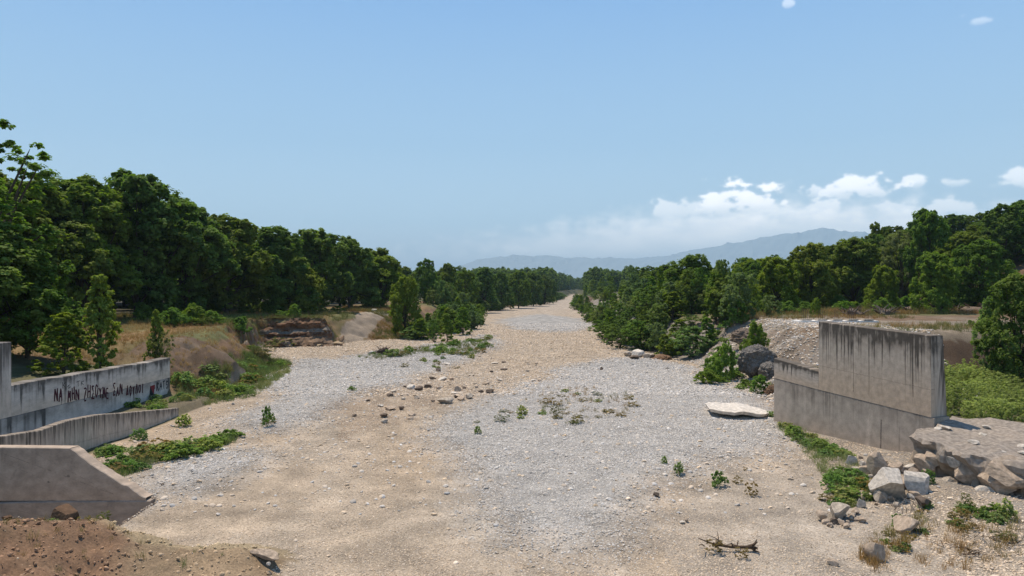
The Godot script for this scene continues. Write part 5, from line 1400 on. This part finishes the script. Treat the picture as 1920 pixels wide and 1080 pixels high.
func grasses() -> void:
	var blade := tuft(501, 16, 0.55, 0.26, 0.012)
	var tall := tuft(502, 18, 1.0, 0.30, 0.022)
	var where := []
	var tints := []
	var sow := func(area: PackedVector2Array, n: int, s0: float, s1: float, c0: Color, c1: Color) -> void:
		for q in spots(area, n):
			var y := ground(q.x, -q.y)
			var s := rng.randf_range(s0, s1)
			where.append(Transform3D(Basis(Vector3.UP, rng.randf() * TAU).scaled(Vector3(s, s * rng.randf_range(0.7, 1.2), s)), Vector3(q.x, y - 0.03, -q.y)))
			var f := clampf(0.5 + 1.3 * broad.get_noise_2d(q.x * 2.0, q.y * 2.0) + rng.randf_range(-0.25, 0.25), 0, 1)
			tints.append(c0.lerp(c1, f))
	rng.seed = 503
	var straw := Color(0.36, 0.215, 0.088)
	var pale := Color(0.47, 0.32, 0.15)
	var olive := Color(0.17, 0.18, 0.06)
	var fresh := Color(0.15, 0.21, 0.06)
	# left terrace and slopes (x, d)
	sow.call(PackedVector2Array([Vector2(-21.8, 44.5), Vector2(-20.5, 60), Vector2(-24, 68), Vector2(-29, 72), Vector2(-44, 74), Vector2(-48, 62), Vector2(-40, 48), Vector2(-30, 42)]), 2800, 0.35, 0.85, straw, pale)
	sow.call(PackedVector2Array([Vector2(-28.5, 70), Vector2(-29, 86), Vector2(-26, 90), Vector2(-22.6, 96), Vector2(-22.6, 106), Vector2(-40, 104), Vector2(-58, 84), Vector2(-60, 66), Vector2(-40, 70)]), 4200, 0.5, 1.2, olive, straw)
	sow.call(PackedVector2Array([Vector2(-19.0, 94.5), Vector2(-15, 95), Vector2(-12, 102), Vector2(-12, 124), Vector2(-30, 128), Vector2(-26, 112), Vector2(-19, 108)]), 3000, 0.6, 1.3, straw, olive)
	sow.call(PackedVector2Array([Vector2(-19, 55), Vector2(-19.6, 64), Vector2(-22, 68), Vector2(-22.5, 60), Vector2(-20.5, 52)]), 900, 0.6, 1.2, olive, fresh)
	sow.call(PackedVector2Array([Vector2(-18.5, 44), Vector2(-19, 52), Vector2(-21, 50), Vector2(-21.5, 45)]), 500, 0.5, 1.0, straw, fresh)
	# right terrace
	sow.call(PackedVector2Array([Vector2(22, 82), Vector2(70, 80), Vector2(72, 96), Vector2(30, 110), Vector2(22, 100)]), 4200, 0.8, 1.6, olive, straw)
	sow.call(PackedVector2Array([Vector2(24, 50.5), Vector2(34, 50), Vector2(40, 56), Vector2(34, 60), Vector2(25, 56)]), 260, 0.5, 1.1, straw, olive)
	sow.call(PackedVector2Array([Vector2(20, 66), Vector2(40, 70), Vector2(40, 82), Vector2(22, 84)]), 500, 0.5, 1.2, straw, olive)
	# near corners
	sow.call(PackedVector2Array([Vector2(10.15, 20.45), Vector2(11.28, 21.14), Vector2(12.49, 21.62), Vector2(11.27, 20.02), Vector2(10.39, 19.21), Vector2(8.86, 17.60), Vector2(8.96, 18.46)]), 80, 0.3, 0.7, fresh, straw)
	sow.call(PackedVector2Array([Vector2(12.08, 20.91), Vector2(14.96, 21.14), Vector2(12.57, 17.76), Vector2(10.43, 17.60), Vector2(9.92, 18.10)]), 70, 0.3, 0.7, olive, straw)
	sow.call(PackedVector2Array([Vector2(0.89, 47.97), Vector2(3.74, 50.53), Vector2(7.78, 45.65), Vector2(6.23, 38.26), Vector2(2.78, 37.50), Vector2(0.75, 40.73)]), 130, 0.3, 0.65, straw, olive)
	sow.call(PackedVector2Array([Vector2(-15.43, 27.23), Vector2(-15.56, 29.17), Vector2(-14.90, 30.48), Vector2(-14.00, 31.50), Vector2(-13.28, 34.49), Vector2(-12.47, 32.36), Vector2(-13.15, 30.10), Vector2(-14.09, 28.81), Vector2(-13.88, 26.85), Vector2(-14.41, 26.10)]), 420, 0.35, 0.8, fresh, Color(0.30, 0.33, 0.14))
	sow.call(PackedVector2Array([Vector2(13.31, 36.07), Vector2(14.00, 35.00), Vector2(14.00, 31.50), Vector2(13.83, 29.17), Vector2(12.14, 24.11), Vector2(11.25, 22.94), Vector2(10.32, 22.66), Vector2(11.41, 26.10), Vector2(12.52, 31.29), Vector2(12.82, 34.49)]), 420, 0.3, 0.7, fresh, Color(0.28, 0.31, 0.13))
	sow.call(PackedVector2Array([Vector2(-21.79, 46.32), Vector2(-20.85, 50.27), Vector2(-18.05, 49.74), Vector2(-18.59, 53.39), Vector2(-19.34, 62.17), Vector2(-17.93, 58.33), Vector2(-16.23, 45.65), Vector2(-17.82, 42.95), Vector2(-19.19, 41.45)]), 520, 0.45, 1.0, fresh, Color(0.32, 0.30, 0.12))
	sow.call(PackedVector2Array([Vector2(-29.5, 83), Vector2(-24.5, 85), Vector2(-21.2, 87), Vector2(-21.2, 90), Vector2(-29.5, 88)]), 420, 0.4, 0.9, straw, olive)
	sow.call(PackedVector2Array([Vector2(-29.5, 84), Vector2(-22, 88.5), Vector2(-22, 92), Vector2(-40, 92), Vector2(-46, 80), Vector2(-34, 70), Vector2(-30, 72)]), 2200, 0.5, 1.2, fresh, olive)
	sow.call(PackedVector2Array([Vector2(-15.57, 70.52), Vector2(-14.22, 73.83), Vector2(-10.17, 80.77), Vector2(-5.49, 92.65), Vector2(-2.86, 96.43), Vector2(-2.69, 80.77), Vector2(-4.18, 70.52), Vector2(-5.38, 72.69), Vector2(-8.89, 75.00), Vector2(-12.17, 68.48)]), 700, 0.4, 0.9, fresh, olive)
	sow.call(PackedVector2Array([Vector2(-14, 16), Vector2(-14, 18.6), Vector2(-10.5, 18.8), Vector2(-6.5, 17.6), Vector2(-9, 15.5)]), 60, 0.2, 0.5, fresh, straw)
	mass("dry_grass", "dry and greening grass on the terraces and banks", "grass", blade, M.grass, where, tints)
	where = []
	tints = []
	sow.call(PackedVector2Array([Vector2(17.8, 30.8), Vector2(24, 30.5), Vector2(31, 36), Vector2(36, 47.5), Vector2(27, 48), Vector2(20.5, 46), Vector2(18.2, 38), Vector2(17.2, 33.5)]), 3200, 0.7, 1.35, Color(0.22, 0.30, 0.09), Color(0.38, 0.43, 0.17))
	mass("tall_grass", "tall green grass in the hollow behind the streaked wall", "grass", tall, M.grass, where, tints)
	where = []
	tints = []
	for q in spots(PackedVector2Array([Vector2(17.8, 30.8), Vector2(24, 30.5), Vector2(31, 36), Vector2(36, 47.5), Vector2(27, 48), Vector2(20.5, 46), Vector2(18.2, 38), Vector2(17.2, 33.5)]), 330):
		var s := rng.randf_range(0.35, 0.72)
		where.append(Transform3D(Basis(Vector3.UP, rng.randf() * TAU).scaled(Vector3(s, s * rng.randf_range(0.7, 1.1), s)), Vector3(q.x, ground(q.x, -q.y) - 0.05, -q.y)))
		var f := rng.randf_range(1.5, 2.4)
		tints.append(Color(f, f * 1.05, f * 0.95))
	mass("tall_weeds", "thick tall green weeds in the hollow behind the streaked wall", "weeds", K["grey_shrub"].crown, M.leaf, where, tints)

func gravel() -> void:
	rng.seed = 601
	var where := []
	var tints := []
	var put := func(x: float, d: float, s: float, grey: bool) -> void:
		var b := Basis.from_euler(Vector3(rng.randf_range(-0.5, 0.5), rng.randf() * TAU, rng.randf_range(-0.5, 0.5))).scaled_local(Vector3(s * 1.25, s * 0.6, s))
		where.append(Transform3D(b, Vector3(x, ground(x, -d) + s * 0.12, -d)))
		var k := rng.randf_range(0.72, 1.18) if rng.randf() > 0.06 else rng.randf_range(1.15, 1.5)
		var c := Color(0.46, 0.435, 0.405).lerp(Color(0.48, 0.405, 0.32), rng.randf() * 0.7)
		if not grey: c = Color(0.50, 0.375, 0.25).lerp(Color(0.49, 0.42, 0.345), rng.randf() * 0.8)
		tints.append(Color(minf(c.r * k, 0.75), minf(c.g * k, 0.73), minf(c.b * k, 0.7)))
	var n := 0
	while n < 560000:
		n += 1
		var d := 15.0 + 46.0 * pow(rng.randf(), 1.35)
		var x := rng.randf_range(maxf(table(FOOT_L, d) + 0.3, -0.75 * d), minf(table(FOOT_R, d) - 0.1 if d > 37.0 else 18.0, 0.75 * d))
		var grey := bar(x + rng.randfn() * 0.6, d + rng.randfn() * 0.9) > 0.5
		if not grey and rng.randf() < 0.52 + 0.4 * broad.get_noise_2d(x * 2.0, d): continue
		if not grey and inside(SAND, x + rng.randfn() * 0.5, d + rng.randfn() * 0.5, 1.3) > 0.5 and rng.randf() < 0.8: continue
		if x < -3.0 and d < 20.6 and ground(x, -d) > 0.15 and rng.randf() < 0.993: continue
		if d > 29.0 and d < 37.0 and x > 12.4 and Vector2(x, -d).distance_to(WALL_FAR) > 0.0 and (Vector2(x, -d) - WALL_FAR).dot(Vector2(0.908, -0.418)) > -0.1: continue
		var s := 0.013 + 0.026 * pow(rng.randf(), 3.0)
		if not grey: s *= 0.85
		if rng.randf() < 0.0025: s *= 2.6
		if d < 27.0: s *= 0.8
		if x > 11.0 and d < 24.0: s *= 1.5
		put.call(x, d, s, grey)
	for i in 80000:
		var d := 46.0 + 90.0 * pow(rng.randf(), 1.3)
		var x := rng.randf_range(maxf(table(FOOT_L, d) + 0.3, -0.75 * d), table(FOOT_R, d) - 0.1)
		var s := 0.026 + 0.04 * pow(rng.randf(), 3.0) + d * 0.0002
		if rng.randf() < 0.03: s *= 2.0
		var grey := bar(x + rng.randfn() * 0.6, d + rng.randfn()) > 0.5
		put.call(x, d, s, grey)
	for i in 2600:
		var d := rng.randf_range(22.0, 60.0)
		var x := rng.randf_range(maxf(table(FOOT_L, d) + 0.5, -0.75 * d), table(FOOT_R, d) - 0.3)
		put.call(x, d, 0.045 + 0.06 * pow(rng.randf(), 3.0), rng.randf() < 0.5)
	for i in 16000:
		var d := rng.randf_range(37.5, 68.0)
		var x := table(FOOT_R, d) + rng.randf_range(0.0, 13.0)
		if ground(x, -d) < 4.2: put.call(x, d, 0.03 + 0.07 * pow(rng.randf(), 2.5), rng.randf() < 0.6)
	var crumbs := []
	var shades := []
	for i in 2300:
		var d := rng.randf_range(14.8, 20.2)
		var x := rng.randf_range(-14.5, -5.0)
		var y := ground(x, -d)
		if y < 0.16: continue
		var s := 0.012 + 0.05 * pow(rng.randf(), 4.0)
		crumbs.append(Transform3D(Basis.from_euler(Vector3(rng.randf(), rng.randf() * TAU, rng.randf())).scaled_local(Vector3(s * 1.2, s * 0.75, s)), Vector3(x, y + s * 0.1, -d)))
		var c := soil(x, d, y, 0.2)
		var f := rng.randf_range(0.7, 1.25)
		shades.append(Color(c.r * f, c.g * f, c.b * f))
	var q := icosphere(1)
	var g := Geo.new()
	rng.seed = 7
	var pts := []
	for v in q[0]: pts.append(v * rng.randf_range(0.82, 1.12))
	for f in q[1]: g.tri(pts[f[0]], pts[f[1]], pts[f[2]])
	mass("earth_crumbs", "crumbs of earth strewn over the near left heap", "soil", g.mesh(), M.pebble, crumbs, shades)
	mass("gravel", "grey and tan pebbles covering the near riverbed", "gravel", g.mesh(), M.pebble, where, tints)
